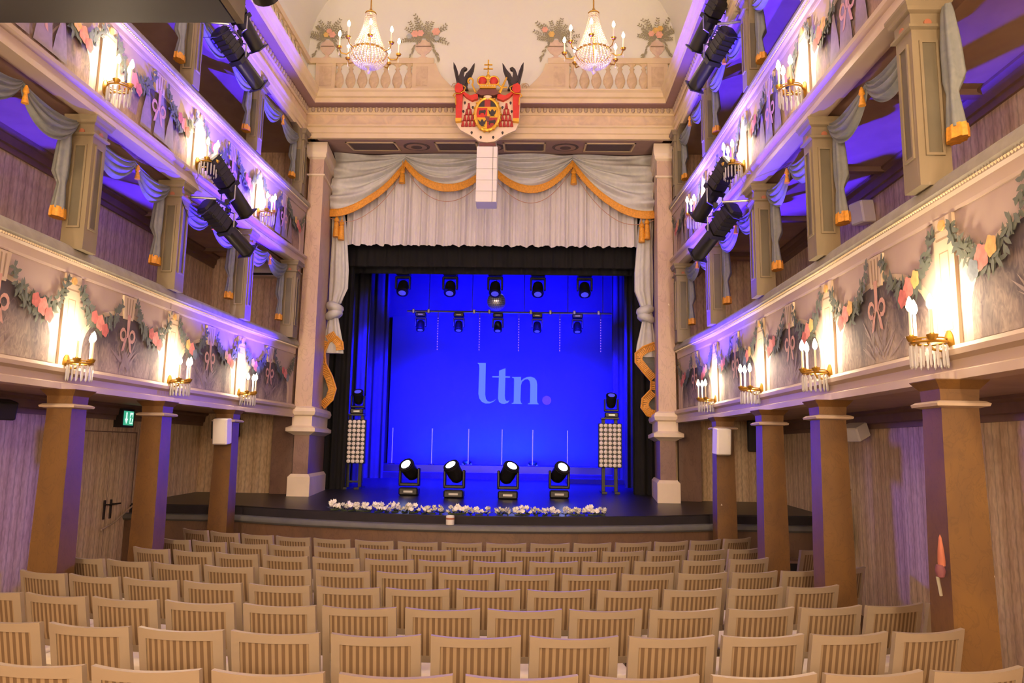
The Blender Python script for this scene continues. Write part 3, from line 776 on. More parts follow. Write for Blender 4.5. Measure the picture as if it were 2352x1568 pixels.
# soffit of the arch with painted coffers
sof = struct('ceiling_proscenium', MB().box(-3.3, 3.3, 12.6, 14.0, ZE + .27, ZE + .37), 'soffit_paint', label='purple-grey painted soffit of the proscenium arch')
mb = MB(); mb.add([(-3.05, 12.6, ZE + .0), (3.05, 12.6, ZE), (3.05, 13.75, ZE + .19), (-3.05, 13.75, ZE + .19), (-3.05, 12.6, ZE + .08), (3.05, 12.6, ZE + .08), (3.05, 13.75, ZE + .27), (-3.05, 13.75, ZE + .27)], [(0, 1, 2, 3), (4, 5, 6, 7), (0, 1, 5, 4), (2, 3, 7, 6), (0, 3, 7, 4), (1, 2, 6, 5)])
slope = part('sloped_soffit', mb, 'soffit_paint', sof)
def sofp(a, b_, o):   # a along X, b 0..1 along depth
    return (a, 12.6 + .95 * b_, ZE + .157 * b_ - o)
for xa, xb in ((-2.55, -1.75), (-.95, -.28), (.28, .95), (1.75, 2.55)):
    part('painted_coffer', MB().poly([(xa, .25), (xb, .25), (xb, .75), (xa, .75)], sofp, .012), 'soffit_panel', sof)
    mb = MB()
    for (a0, a1, b0, b1) in ((xa - .05, xb + .05, .16, .22), (xa - .05, xb + .05, .78, .84), (xa - .05, xa - .02, .16, .84), (xb + .02, xb + .05, .16, .84)):
        mb.poly([(a0, b0), (a1, b0), (a1, b1), (a0, b1)], sofp, .014)
    part('coffer_frame', mb, 'entablature_paint', sof)
for xc in (-1.36, 1.36, 0.0):
    for r, mt, o in ((.24, 'soffit_panel', .010), (.19, 'soffit_paint', .016), (.10, 'soffit_panel', .022)):
        part('painted_roundel', MB().poly(circle(xc, .5, r, 20, r * 1.25), sofp, o), mt, sof)

# ------------------------------------------------------------------ proscenium drapery
CY = 13.70
val = thing('stage_valance', 'silver grey pleated valance with swags and gold fringe above the stage', 'curtain', (0, CY, 5.8))
rndv = random.Random(3)
ph = [rndv.random() * 2 * pi for _ in range(6)]
def fold(x): return .030 * sin(x * 27 + ph[0] + 1.5 * sin(x * 3)) + .024 * sin(x * 43 + ph[1] + sin(x * 4)) + .014 * sin(x * 83 + ph[2])
part('pleated_skirt', MB().grid(330, 6, lambda u, v: ((-2.76 + 5.52 * u), CY + .08 + fold(-2.76 + 5.52 * u) * (.9 + .3 * v), 7.35 - (7.35 - 5.81 - .012 * sin(u * 140)) * v)), 'skirt_silver', val, True, angle=180)
TOPZ = 7.555
def swag(pa, pb, low, seed, outer=0):
    """swag cloth between two upper points; bottom edge follows a drooping curve"""
    r = random.Random(seed); p = [r.random() * 6 for _ in range(4)]
    def bottom(u):
        x = pa[0] + (pb[0] - pa[0]) * u
        if outer == 0:
            z = pa[1] + (pb[1] - pa[1]) * u - low * 4 * u * (1 - u)
        else:
            z = pb[1] + (pa[1] - pb[1]) * (1 - u) ** 2.1 - .05 * sin(pi * u)
        return x, z
    def fn(u, v):
        xb, zb_ = bottom(u)
        zt_ = TOPZ
        z = zt_ + (zb_ - zt_) * v
        belly = sin(pi * min(1, max(0, u))) if outer == 0 else min(1.0, u * 2.2)
        # folds run as nested arcs parallel to the bottom edge
        f = (.060 * sin(v * 22 + p[0] + 2.0 * sin(u * 3)) + .036 * sin(v * 39 + u * 5 + p[1])) * (.35 + .65 * belly)
        return (xb, CY - .05 - .16 * belly * sin(pi * min(v, .93) * .55) - f, z)
    o = part('swag', MB().grid(40, 44, fn), 'drape_silver', val, True, angle=180)
    # fringe: a gathered braid and hanging threads
    mb = MB(); n = int(sqrt((pb[0] - pa[0]) ** 2 + (pb[1] - pa[1]) ** 2) / .030) + 8
    pts = []
    for i in range(n + 1):
        u = i / n; x, z = bottom(u); y = fn(u, 1.0)[1] - .015
        pts.append((x, y, z))
        mb.box(x - .013, x + .013, y - .012, y + .012, z - .135, z - .01)
    part('fringe', mb, 'gold_fringe', o)
    part('braid', MB().tube(pts, .018, 6), 'gold_fringe', o)
    # thin gold cord hanging below
    cp = [(x, y + .02, z - .16 - .16 * sin(pi * i / n)) for i, (x, y, z) in enumerate(pts)]
    part('cord', MB().tube(cp, .006, 4), 'ribbon_pink', o)
PKL, PKC, PKR = (-1.66, 7.44), (-.06, 7.40), (1.52, 7.44)
swag(PKL, PKC, .52, 1); swag(PKC, PKR, .52, 2)
swag(PKL, (-3.02, 6.42), 0, 3, 1); swag(PKR, (3.02, 6.42), 0, 4, 1)
def tassel(parent, x, y, z, h, name='tassel'):
    t = part(name, MB().lathe([(.012, 0), (.02, -.02), (.045, -.06), (.05, -.10), (.03, -.12), (.045, -.135), (.062, -h), (.0, -h)], 12, (x, y, z)), 'gold_fringe', parent, True)
    part('cord', MB().tube([(x, y, z), (x, y, z + .12)], .008, 5), 'gold_fringe', t)
tassel(val, -1.70, CY - .12, 7.28, .32); tassel(val, 1.54, CY - .12, 7.28, .32)

def side_drape(s, path):
    d = thing('stage_drape', 'knotted silver grey side drape with gold fringe on the %s of the stage' % SIDE[s], 'curtain', (s * 2.9, CY, 2.6), 'stage side drapes')
    X = lambda a: s * a
    # upper hanging length: fluted tube
    prof = [(6.50, 2.93, .10), (6.2, 2.90, .13), (5.8, 2.87, .14), (5.3, 2.85, .165), (4.95, 2.85, .165), (4.78, 2.88, .13), (4.66, 2.90, .11)]
    rings = []
    n = 36
    for z, cx, hw in prof:
        rings.append([(X(cx) + hw * cos(2 * pi * j / n) * (1 + .10 * cos(7 * 2 * pi * j / n)), CY + .02 - .07 * sin(2 * pi * j / n) * (1 + .35 * cos(7 * 2 * pi * j / n)), z) for j in range(n)])
    part('hanging_cloth', MB().loft(rings), 'drape_silver', d, True, angle=75)
    # knot: two wrapped rolls
    mb = MB()
    def roll(zc, tilt, r, hw, cx):
        pts = [(X(cx) + hw * cos(a), CY - .02 - .09 * sin(a), zc + tilt * s * cos(a) * hw) for a in [2 * pi * k / 18 for k in range(19)]]
        mb.tube(pts, [r * (.85 + .25 * sin(pi * k / 18)) for k in range(19)], 10)
    roll(4.58, .3, .085, .085, 2.88); roll(4.44, -.4, .075, .09, 2.89)
    mb.lathe([(.0, -.13), (.10, -.09), (.135, 0), (.10, .09), (0, .13)], 14, (X(2.88), CY - .03, 4.50), squash=(1, .75))
    part('knot', mb, 'drape_silver', d, True)
    # flaring lower part
    prof = [(4.38, 2.91, .09), (4.15, 2.90, .13), (3.95, 2.89, .165), (3.72, 2.88, .18)]
    rings = []
    for z, cx, hw in prof:
        rings.append([(X(cx) + hw * cos(2 * pi * j / n) * (1 + .07 * cos(6 * 2 * pi * j / n)), CY - .05 * sin(2 * pi * j / n) * (1 + .4 * cos(6 * 2 * pi * j / n)), z) for j in range(n)])
    part('flared_cloth', MB().loft(rings), 'drape_silver', d, True, angle=75)
    # zigzag cascade: cloth behind, fringe along its rippling edge
    outer = 3.06
    pts = [(X(a), z) for a, z in path]
    mb = MB()
    m_ = len(pts)
    fn = lambda a, b_, o: (a, CY - .02 + .015 * sin(b_ * 14) - o, b_)
    for i in range(m_ - 1):
        (xa, za), (xb, zb_) = pts[i], pts[i + 1]
        mb.add([(xa, fn(xa, za, 0)[1], za), (xb, fn(xb, zb_, 0)[1], zb_), (X(outer), CY + .05, zb_), (X(outer), CY + .05, za)], [(0, 1, 2, 3)])
    part('cascade_cloth', mb, 'drape_blue_grey', d, True)
    mb = MB(); acc = 0
    for i in range(m_ - 1):
        (xa, za), (xb, zb_) = pts[i], pts[i + 1]
        ln = sqrt((xb - xa) ** 2 + (zb_ - za) ** 2); k = max(1, int(ln / .028))
        nx, nz = (zb_ - za) / ln, -(xb - xa) / ln
        side = 1 if (nx * s) > 0 else -1
        for q in range(k):
            t = (q + .5) / k; x, z = xa + (xb - xa) * t, za + (zb_ - za) * t
            ux, uz = side * nx * .13, side * nz * .13
            w = .012
            tx, tz = (xb - xa) / ln * w, (zb_ - za) / ln * w
            y = CY - .05
            mb.add([(x - tx, y, z - tz), (x + tx, y, z + tz), (x + tx + ux, y - .01, z + tz + uz), (x - tx + ux, y - .01, z - tz + uz),
                    (x - tx, y - .02, z - tz), (x + tx, y - .02, z + tz), (x + tx + ux, y - .03, z + tz + uz), (x - tx + ux, y - .03, z - tz + uz)],
                   [(0, 1, 2, 3), (4, 5, 6, 7), (0, 1, 5, 4), (1, 2, 6, 5), (2, 3, 7, 6), (3, 0, 4, 7)])
    part('fringe', mb, 'gold_fringe', d)
    part('braid', MB().tube([(x, CY - .07, z) for x, z in pts], .022, 6), 'gold_fringe', d)
    for q in (0, 1):
        tassel(d, X(2.90 - .10 * q), CY - .14, 6.30 - .06 * q, .40)
side_drape(-1, [(2.68, 3.78), (2.70, 3.92), (2.80, 4.02), (2.95, 3.92), (3.02, 3.74), (2.99, 3.52), (2.86, 3.28), (2.78, 3.06), (2.83, 2.86), (2.98, 2.70)])
side_drape(1, [(3.02, 3.98), (2.82, 3.90), (2.68, 3.78), (2.68, 3.62), (2.82, 3.44), (2.96, 3.28), (2.95, 3.12), (2.80, 2.96), (2.78, 2.80), (2.88, 2.66), (3.02, 2.62)])

# ------------------------------------------------------------------ crest above the stage
crest = thing('coat_of_arms', 'carved coat of arms with red mantle, crown and two dark eagle wings', 'crest', (0, 12.12, 7.2))
KX, KZ = .00174, .00182
def cz(a, b_): return ((a - 443) * KX - .01, 7.17 + (865 - b_) * KZ)
def cpoly(pts): return [cz(a, b_) for a, b_ in pts]
def cplate(name, pts, mat, y, depth, parent=None, smooth=False, label=None):
    return part(name, MB().poly(cpoly(pts), flat(y), depth), mat, parent or crest, smooth, label=label)
def mir(pts): return [(886 - a, b_) for a, b_ in reversed(pts)]
CYY = 12.20
mantle = cplate('mantle', [(130, 320), (190, 320), (250, 400), (350, 440), (536, 440), (636, 400), (696, 320), (760, 320), (765, 420), (755, 670), (720, 745), (600, 800), (520, 855), (443, 868), (366, 855), (286, 800), (180, 745), (135, 680)], 'crest_ermine', CYY, .06)
for side in (0, 1):
    f = (lambda p: mir(p)) if side else (lambda p: p)
    dr = cplate('mantle_lapel', f([(140, 340), (200, 340), (190, 660), (135, 660), (128, 420)]), 'crest_red', CYY - .05, .07)
    cplate('lapel_hem', f([(132, 645), (192, 645), (192, 672), (134, 680)]), 'gold', CYY - .06, .075, dr)
    cplate('mantle_knot', f([(125, 330), (150, 305), (195, 325), (205, 370), (175, 405), (135, 400), (120, 370)]), 'crest_red', CYY - .05, .12)
    cplate('mantle_swag', f([(190, 345), (215, 385), (270, 420), (345, 400), (350, 450), (290, 470), (235, 440), (195, 400)]), 'crest_red', CYY - .05, .08)
    mbc = MB().tube([Vector((cz(a, b_)[0], CYY - .15, cz(a, b_)[1])) for a, b_ in f([(200, 330), (225, 345), (215, 380), (170, 405), (120, 410), (105, 430), (130, 450), (135, 520)])], .010, 5)
    part('gold_cord', mbc, 'gold', crest)
    # tassels in rows of one to four, strung from the top
    for row in range(5):
        for k in range(row + 1 if row < 4 else 4):
            cnt = row + 1 if row < 4 else 4
            if row == 4: continue
            px_ = 258 + (k - (cnt - 1) / 2) * 36; py_ = 510 + row * 58
            if side: px_ = 886 - px_
            x, z = cz(px_, py_)
            part('red_tassel', MB().lathe([(.008, .05), (.022, .035), (.014, .02), (.022, .0), (.030, -.055), (0, -.06)], 8, (x, CYY - .075, z), squash=(1, .6)), 'crest_dark_red', crest, True)
    # ermine spots
    for a, b_ in ((218, 475), (297, 520), (205, 560), (292, 770), (382, 815)):
        if side: a = 886 - a
        cplate('ermine_spot', [(a - 6, b_ - 12), (a + 6, b_ - 12), (a + 12, b_ + 2), (a + 3, b_ + 18), (a - 3, b_ + 18), (a - 12, b_ + 2)], 'crest_black', CYY - .058, .006, mantle)
    # eagle with raised wings and bent neck
    eg = cplate('eagle', f([(95, 75), (118, 110), (140, 165), (152, 215), (165, 175), (178, 145), (205, 122), (232, 135), (222, 150), (205, 155), (198, 190), (205, 230), (225, 190), (262, 150), (288, 105), (306, 85), (298, 150), (275, 210), (250, 250), (235, 310), (250, 350), (150, 340), (130, 280), (112, 200), (98, 140)]), 'crest_black', CYY - .02, .07)
    for line in ([(105, 110), (128, 190), (150, 270)], [(120, 150), (145, 230), (170, 300)], [(296, 110), (262, 190), (225, 260)], [(288, 150), (255, 220), (215, 300)]):
        mbq = MB().tube([Vector((cz(a, b_)[0], CYY - .095, cz(a, b_)[1])) for a, b_ in f(line)], .010, 5); part('feather', mbq, 'crest_black', eg)
# crown: two red caps, gold arches and band
for xx in (390, 500):
    x, z = cz(xx, 275)
    part('crown_cap', MB().lathe([(0, -.075), (.05, -.055), (.075, 0), (.055, .06), (0, .082)], 14, (x, CYY - .10, z), squash=(1, .8)), 'crest_red', crest, True)
    mbt = MB().tube([(x + .088 * cos(a), CYY - .12, z + .085 * sin(a)) for a in [2 * pi * k / 20 for k in range(21)]], .014, 6)
    part('crown_arch', mbt, 'gold', crest, True)
band = cplate('crown_band', [(362, 320), (525, 320), (522, 360), (365, 360)], 'gold', CYY - .06, .12)
for k in range(7):
    x, z = cz(375 + k * 23, 340)
    part('crown_pearl', MB().lathe([(0, -.016), (.014, 0), (0, .016)], 8, (x, CYY - .185, z)), 'crest_ermine', band, True)
cplate('crown_cushion', [(360, 362), (525, 362), (560, 405), (500, 425), (443, 415), (386, 425), (330, 405)], 'crest_brown', CYY - .05, .10)
x, z = cz(443, 230); part('crown_orb', MB().lathe([(0, -.05), (.03, -.045), (.045, -.01), (.035, .03), (.012, .05), (.02, .08), (.0, .11)], 12, (x, CYY - .10, z)), 'gold', crest, True)
cr = MB(); x0, _ = cz(443, 0); zz = lambda b_: cz(0, b_)[1]
cr.box(x0 - .011, x0 + .011, CYY - .11, CYY - .09, zz(190), zz(58)); cr.box(x0 - .07, x0 + .07, CYY - .11, CYY - .09, zz(112), zz(102)); cr.box(x0 - .08, x0 + .08, CYY - .11, CYY - .09, zz(153), zz(143))
part('double_cross', cr, 'gold', crest)
# crosier and sword
sp = [(295, 330)] + [(268 + 34 * cos(a) * (1 - .06 * k), 285 + 42 * sin(a) * (1 - .06 * k)) for k, a in enumerate([.9 - .6 * j for j in range(10)])]
part('crosier', MB().tube([Vector((cz(a, b_)[0], CYY - .14, cz(a, b_)[1])) for a, b_ in [(325, 395), (305, 350)] + sp], .016, 6), 'gold', crest, True)
part('sword', MB().tube([Vector((cz(a, b_)[0], CYY - .14, cz(a, b_)[1])) for a, b_ in [(560, 400), (590, 330), (628, 245)]], [.024, .022, .014], 6), 'gold', crest, True)
part('sword_guard', MB().tube([Vector((cz(a, b_)[0], CYY - .15, cz(a, b_)[1])) for a, b_ in [(545, 320), (585, 350), (635, 345)]], .014, 6), 'gold', crest, True)
# oval shield
oc = cz(443, 600)
rim = MB(); ROX, ROZ = .205, .285
rim.tube([(oc[0] + ROX * cos(a), CYY - .10, oc[1] + ROZ * sin(a)) for a in [2 * pi * k / 40 for k in range(41)]], .030, 8)
part('shield_rim', rim, 'gold', crest, True)
for k in range(18):
    a = 2 * pi * k / 18
    part('rim_scroll', MB().lathe([(0, -.03), (.026, -.01), (.022, .015), (0, .03)], 8, (oc[0] + (ROX + .022) * cos(a), CYY - .11, oc[1] + (ROZ + .022) * sin(a))), 'gold', crest, True)
def oval_clip(x0, x1, z0, z1):
    pts = []
    N_ = 60
    ell = [(ROX * .97 * cos(2 * pi * k / N_), ROZ * .97 * sin(2 * pi * k / N_)) for k in range(N_)]
    def clip(poly, inside, inter):
        out = []
        for i in range(len(poly)):
            a, b_ = poly[i - 1], poly[i]
            if inside(b_):
                if not inside(a): out.append(inter(a, b_))
                out.append(b_)
            elif inside(a): out.append(inter(a, b_))
        return out
    def ix(v): return lambda a, b_: (v, a[1] + (b_[1] - a[1]) * (v - a[0]) / (b_[0] - a[0]))
    def iz(v): return lambda a, b_: (a[0] + (b_[0] - a[0]) * (v - a[1]) / (b_[1] - a[1]), v)
    p = clip(ell, lambda q: q[0] >= x0, ix(x0)); p = clip(p, lambda q: q[0] <= x1, ix(x1))
    p = clip(p, lambda q: q[1] >= z0, iz(z0)); p = clip(p, lambda q: q[1] <= z1, iz(z1))
    return [(oc[0] + a, oc[1] + b_) for a, b_ in p]
for nm, r, mt in (('shield_chief', (-.3, -.05, .13, .4), 'crest_black'), ('shield_chief', (-.05, .05, .13, .4), 'crest_dark_red'), ('shield_chief', (.05, .3, .13, .4), 'crest_black'), ('shield_bar', (-.3, .3, .11, .13), 'gold'),
                  ('shield_quarter', (-.3, 0, -.06, .11), 'crest_red'), ('shield_quarter', (0, .3, -.06, .11), 'gold'), ('shield_quarter', (-.3, 0, -.4, -.06), 'gold'), ('shield_quarter', (0, .3, -.4, -.06), 'crest_dark_red'), ):
    part(nm, MB().poly(oval_clip(*r), flat(CYY - .06), .05), mt, crest)
for dx, dz in ((.085, .02), (-.085, -.16)):
    x, z = oc[0] + dx, oc[1] + dz
    part('eagle_charge', MB().poly([(x - .07, z + .06), (x - .03, z + .02), (x - .012, z + .06), (x + .012, z + .06), (x + .03, z + .02), (x + .07, z + .06), (x + .05, z - .02), (x + .02, z - .04), (x + .05, z - .06), (x - .05, z - .06), (x - .02, z - .04), (x - .05, z - .02)], flat(CYY - .11), .008), 'crest_black', crest)
x, z = oc[0] - .085, oc[1] + .03
part('lion_charge', MB().poly([(x - .06, z - .03), (x - .05, z + .03), (x + .02, z + .035), (x + .05, z + .05), (x + .06, z + .02), (x + .045, z - .04), (x + .03, z - .04), (x + .025, z - .01), (x - .03, z - .01), (x - .04, z - .045)], flat(CYY - .11), .008), 'crest_black', crest)
x, z = oc[0] + .085, oc[1] - .15
part('lion_charge', MB().poly([(x - .06, z - .03), (x - .05, z + .03), (x + .02, z + .035), (x + .05, z + .05), (x + .06, z + .02), (x + .045, z - .04), (x + .03, z - .04), (x + .025, z - .01), (x - .03, z - .01), (x - .04, z - .045)], flat(CYY - .11), .008), 'crest_black', crest)
part('centre_charge', MB().poly([(oc[0] - .04, oc[1] - .04), (oc[0] + .04, oc[1] - .05), (oc[0] + .03, oc[1] - .14), (oc[0] - .01, oc[1] - .13)], flat(CYY - .112), .008), 'crest_brown', crest)
x, z = cz(443, 435); part('mask', MB().lathe([(0, -.045), (.06, -.02), (.07, .02), (0, .045)], 12, (x, CYY - .11, z), squash=(1, .5)), 'crest_ermine', crest, True)

# ------------------------------------------------------------------ line array loudspeaker below the crest
la = thing('line_array_speaker', 'white curved stack of loudspeaker cabinets hanging under the crest', 'loudspeaker', (0, 12.2, 6.1))
zt = 7.08
for k in range(5):
    h = .20; a = radians([0, 0, 1, 3, 6][k])
    M = T(0.0, 12.22, zt) @ Matrix.Rotation(-a, 4, 'X')
    c = part('cabinet', MB().cbox(-.175, .175, -.13, .16, -h + .004, -.002, .006).xf(M), 'speaker_white', la)
    part('grille_seam', MB().box(.098, .104, -.133, -.12, -h + .004, -.002).xf(M), 'lamp_black', c)
    zt -= h * cos(a)
part('mount_bar', MB().box(-.14, .14, 12.1, 12.4, 7.09, 7.14), 'crest_brown', la)
for s in (-1, 1): part('chain', MB().tube([(s * .16, 12.2, 7.08), (s * .13, 12.2, 7.25)], .010, 5), 'lamp_metal', la)

# ------------------------------------------------------------------ stage
def lip_y(x): return 10.12 + .80 * min(1.0, abs(x) / 3.4) ** 2
XS = [-5.05 + 10.1 * i / 48 for i in range(49)]
mb = MB()
top = [(x, lip_y(x) + .14, SZ(lip_y(x) + .14)) for x in XS]; back = [(x, 18.6, SZ(18.6)) for x in XS]
lo = [(x, lip_y(x) + .14, .9) for x in XS]
mb.loft([lo, top, back], False, False)
struct('floor_stage', mb, 'stage_black', label='glossy black raked stage floor with curved apron')
lip = thing('apron_rail', 'curved grey padded rail along the front of the stage', 'rail', (0, 10.1, 0))
rings = []
for x in XS:
    y = lip_y(x); rings.append([(x, y + .10 - .0, .93), (x, y - .03, .93), (x, y - .055, .955), (x, y - .055, .985), (x, y - .03, 1.015), (x, y + .03, 1.025), (x, y + .10, 1.02)])
part('padding', MB().loft(rings), 'rail_grey', lip, True)
part('front_panel', MB().loft([[(x, lip_y(x), -.02), (x, lip_y(x), .93), (x, lip_y(x) + .08, .93), (x, lip_y(x) + .08, -.02)] for x in XS]), 'front_marble', lip)
part('apron_cloth', MB().loft([[(x, lip_y(x) + .139, SZ(10.3) - .005), (x, lip_y(x) + .12, SZ(10.3) - .005), (x, lip_y(x) + .11, .95), (x, lip_y(x) + .13, .95)] for x in XS]), 'stage_cloth', lip)
# dark wooden steps at the right end of the apron
st = thing('stage_steps', 'dark wooden steps beside the apron at the right', 'steps', (4.3, 10.2, 0))
for k, (ya, h) in enumerate(((10.62, .58), (10.36, .40), (10.10, .21))):
    q = part('step', MB().box(3.75, 4.95, ya, ya + .27, 0, h - .03), 'stage_cloth', st)
    part('tread', MB().box(3.73, 4.97, ya - .02, ya + .27, h - .03, h), 'brown_marble', q)

# riser platform and back of the stage
struct('floor_riser', MB().box(-3.6, 3.6, 18.6, 21.2, 1.1, 1.60), 'stage_black', label='black platform at the back of the stage')
tag(part('riser_step', MB().box(-3.4, 3.4, 18.1, 18.6, 1.2, 1.43), 'stage_cloth'), 'long black step in front of the rear stage platform', 'step')
tag(part('cable_ramp', MB().box(1.6, 2.9, 17.2, 17.75, 1.26, 1.37), 'stage_cloth'), 'low black plank lying on the stage by the right lamp wall', 'plank')
struct('wall_stage_back', MB().box(-4.6, 4.6, 20.6, 20.75, 1.0, 9.0), 'back_cloth', label='cloth covered back wall of the stage')
for s in (-1, 1):
    struct('wall_stage_' + SIDE[s], MB().box(min(s * 4.5, s * 4.6), max(s * 4.5, s * 4.6), 14.2, 20.7, 1.0, 9.0), 'black_drape', label='black %s wall of the stage house' % SIDE[s])
struct('ceiling_stage', MB().box(-4.6, 4.6, 14.2, 20.7, 8.0, 8.1), 'black_drape', label='black ceiling of the stage house')
screen = tag(part('projection_screen', MB().box(-3.0, 2.92, 19.98, 20.02, 1.60, 5.56), 'screen_cloth'), 'large back screen lit deep blue with pale lower case letters and a purple dot', 'screen')

def pleated(name, label, x0, x1, y, z0, z1, mat, amp=.05, freq=16, cat='curtain', group=None):
    mb = MB().grid(int(abs(x1 - x0) * 60) + 4, 4, lambda u, v: (x0 + (x1 - x0) * u, y + amp * sin((x0 + (x1 - x0) * u) * freq * 2) * .6 + amp * .4 * sin((x0 + (x1 - x0) * u) * freq * 3.3), z0 + (z1 - z0) * v))
    mb.loft([[(x0, y + .08, z0), (x1, y + .08, z0)], [(x0, y + .08, z1), (x1, y + .08, z1)]], False, False)
    return tag(part(name, mb, mat, None, True, angle=180), label, cat, group)
pleated('stage_border', 'black cloth border hanging behind the valance', -4.4, 4.4, 14.27, 5.52, 7.95, 'black_drape', .02)
pleated('stage_border', 'dark blue cloth border above the overhead stage lamps', -4.4, 4.4, 15.0, 5.56, 7.99, 'blue_leg', .02)
for s in (-1, 1):
    pleated('masking_curtain', 'black masking curtain directly behind the %s stage drape' % SIDE[s], s * 2.74, s * 4.4, 14.42, SZ(14.42) - .02, 7.95, 'black_drape', .05, 16, group='stage masking curtains')
    pleated('masking_curtain', 'dark blue masking curtain beside the %s lamp wall' % SIDE[s], s * 2.80, s * 4.4, 16.2, SZ(16.2) - .02, 7.95, 'blue_leg', .06, 14, group='stage masking curtains')
    pleated('masking_curtain', 'blue lit masking curtain at the %s edge of the screen' % SIDE[s], s * 2.72, s * 4.4, 18.0, SZ(18) - .03, 7.95, 'blue_leg', .04, 14, group='stage masking curtains')

# letters on the screen
LK = .01176 / 4.1275; LZ = .01150 / 4.1275
def lt(a, b_): return (-.64 + (a - 165) * LK, 4.33 - (b_ - 1032) * LZ)
LET = {'letter_l': [(155, 1047), (232, 1047), (232, 1350), (240, 1393), (258, 1415), (282, 1420), (308, 1410), (337, 1391), (312, 1418), (275, 1436), (235, 1437), (200, 1420), (178, 1390), (168, 1345), (172, 1100), (168, 1062), (155, 1054)],
       'letter_t': [(357, 1120), (418, 1095), (418, 1172), (462, 1174), (462, 1186), (418, 1186), (416, 1360), (420, 1393), (433, 1410), (462, 1403), (445, 1427), (415, 1438), (385, 1436), (362, 1420), (352, 1385), (357, 1186), (295, 1186), (295, 1174), (357, 1172)],
       'letter_n': [(480, 1180), (565, 1177), (565, 1215), (590, 1192), (620, 1178), (655, 1174), (690, 1185), (710, 1210), (717, 1250), (717, 1400), (722, 1425), (732, 1431), (732, 1437), (632, 1437), (632, 1431), (650, 1425), (652, 1400), (652, 1250), (645, 1215), (628, 1198), (600, 1202), (575, 1225), (565, 1260), (562, 1400), (568, 1425), (578, 1430), (578, 1436), (480, 1436), (480, 1430), (497, 1424), (500, 1400), (500, 1205), (497, 1190), (480, 1186)]}
for nm, pts in LET.items():
    part(nm, MB().poly([lt(*p) for p in pts], flat(19.978), .002), 'logo_glow', screen)
part('full_stop', MB().poly([lt(807 + 42 * cos(2 * pi * k / 28), 1398 + 43 * sin(2 * pi * k / 28)) for k in range(28)], flat(19.978), .002), 'logo_dot', screen)

# ------------------------------------------------------------------ moving heads
def head_template(tilt, lensmat, hung=False, sc=1.0, roll=0):
    """moving head: base box, U-shaped yoke, tilting head with lens; local origin at the base"""
    sg = -1 if hung else 1
    S = Matrix.Scale(sc, 4)
    tpl = []
    tpl.append(('base', MB().cbox(-.15, .15, -.13, .13, min(0, sg * .12), max(0, sg * .12), .02).xf(S).mesh('base', 'lamp_black'), [('display', MB().box(-.07, .07, -.135, -.128, sg * .06 - .015, sg * .06 + .015).xf(S).mesh('display', 'lamp_metal'))]))
    zy = sg * .14
    mb = MB(); mb.cbox(-.16, .16, -.06, .06, min(zy, zy + sg * .05), max(zy, zy + sg * .05), .012)
    for q in (-1, 1): mb.cbox(min(q * .125, q * .165), max(q * .125, q * .165), -.06, .06, min(zy, zy + sg * .28), max(zy, zy + sg * .28), .012)
    tpl.append(('yoke', mb.xf(S).mesh('yoke', 'lamp_black'), []))
    hz = zy + sg * .24
    M = S @ T(0, 0, hz) @ RZ(roll) @ RX(tilt)
    body = MB().lathe([(0, -.16), (.07, -.155), (.10, -.12), (.115, -.03), (.118, .09), (.122, .11), (.122, .15), (.105, .152)], 20, M=M)
    lens = MB().lathe([(0, .146), (.104, .147), (.104, .150), (0, .158)], 20, M=M)
    ring = MB().lathe([(.106, .10), (.128, .105), (.128, .125), (.106, .13)], 20, M=M)
    tpl.append(('head', body.mesh('head', 'lamp_black', True), [('lens', lens.mesh('lens', lensmat)), ('collar', ring.mesh('collar', 'lamp_black'))]))
    return tpl, M
# four lit heads on the stage floor
FH = [(-1.33, 13.40, 50, 27), (-.50, 13.02, 40, 36), (.42, 12.98, 40, -36), (1.30, 13.35, 50, -27)]
lab = ['leftmost of the four lit moving head lamps on the stage floor', 'second lit moving head lamp from the left on the stage floor', 'third lit moving head lamp from the left on the stage floor', 'rightmost of the four lit moving head lamps on the stage floor']
for (x, y, ti, ro), lb in zip(FH, lab):
    # tilt: the lens axis (+Z) is turned towards the hall and up
    tpl, M = head_template(ti, 'lens_lit', False, 1.12, -ro)
    instance(tpl, 'moving_head_lamp', lb, 'stage lamp', T(x, y, SZ(y)), 'moving heads on the stage floor')
    p = T(x, y, SZ(y)) @ M @ Vector((0, 0, .19)); d = (T(x, y, SZ(y)) @ M).to_3x3() @ Vector((0, 0, 1))
    spot_light('moving_head_beam', p, p + d, P_FLOORHEAD * (1.15 if abs(x) > 1 else .8), BLUE, 40, .55, .06)
# heads hanging from the first bar
tplh, Mh = head_template(150, 'lens_blue', True, 1.0)
nm5 = ['far left', 'second from the left', 'middle', 'second from the right', 'far right']
for i, x in enumerate((-1.95, -.95, .0, .90, 1.88)):
    instance(tplh, 'moving_head_lamp', '%s of the dark moving heads hanging under the front stage border' % nm5[i], 'stage lamp', T(x, 15.5, 5.74), 'moving heads on the front bar')
bar1 = thing('lighting_bar', 'front lighting bar hidden under the blue stage border', 'lighting bar', (0, 15.5, 5.76))
part('pipe', MB().tube([(-2.7, 15.5, 5.78), (2.7, 15.5, 5.78)], .03, 8), 'lamp_black', bar1)
for x in (-2.2, 0.4, 2.2): part('drop_cable', MB().tube([(x, 15.5, 5.78), (x, 15.5, 8.0)], .01, 5), 'lamp_black', bar1)
bar2 = thing('lighting_bar', 'rear lighting bar with bright scratches in front of the screen', 'lighting bar', (0, 17, 5.12))
part('pipe', MB().tube([(-2.1, 17, 5.13), (2.6, 17, 5.12)], .025, 8), 'lamp_metal', bar2)
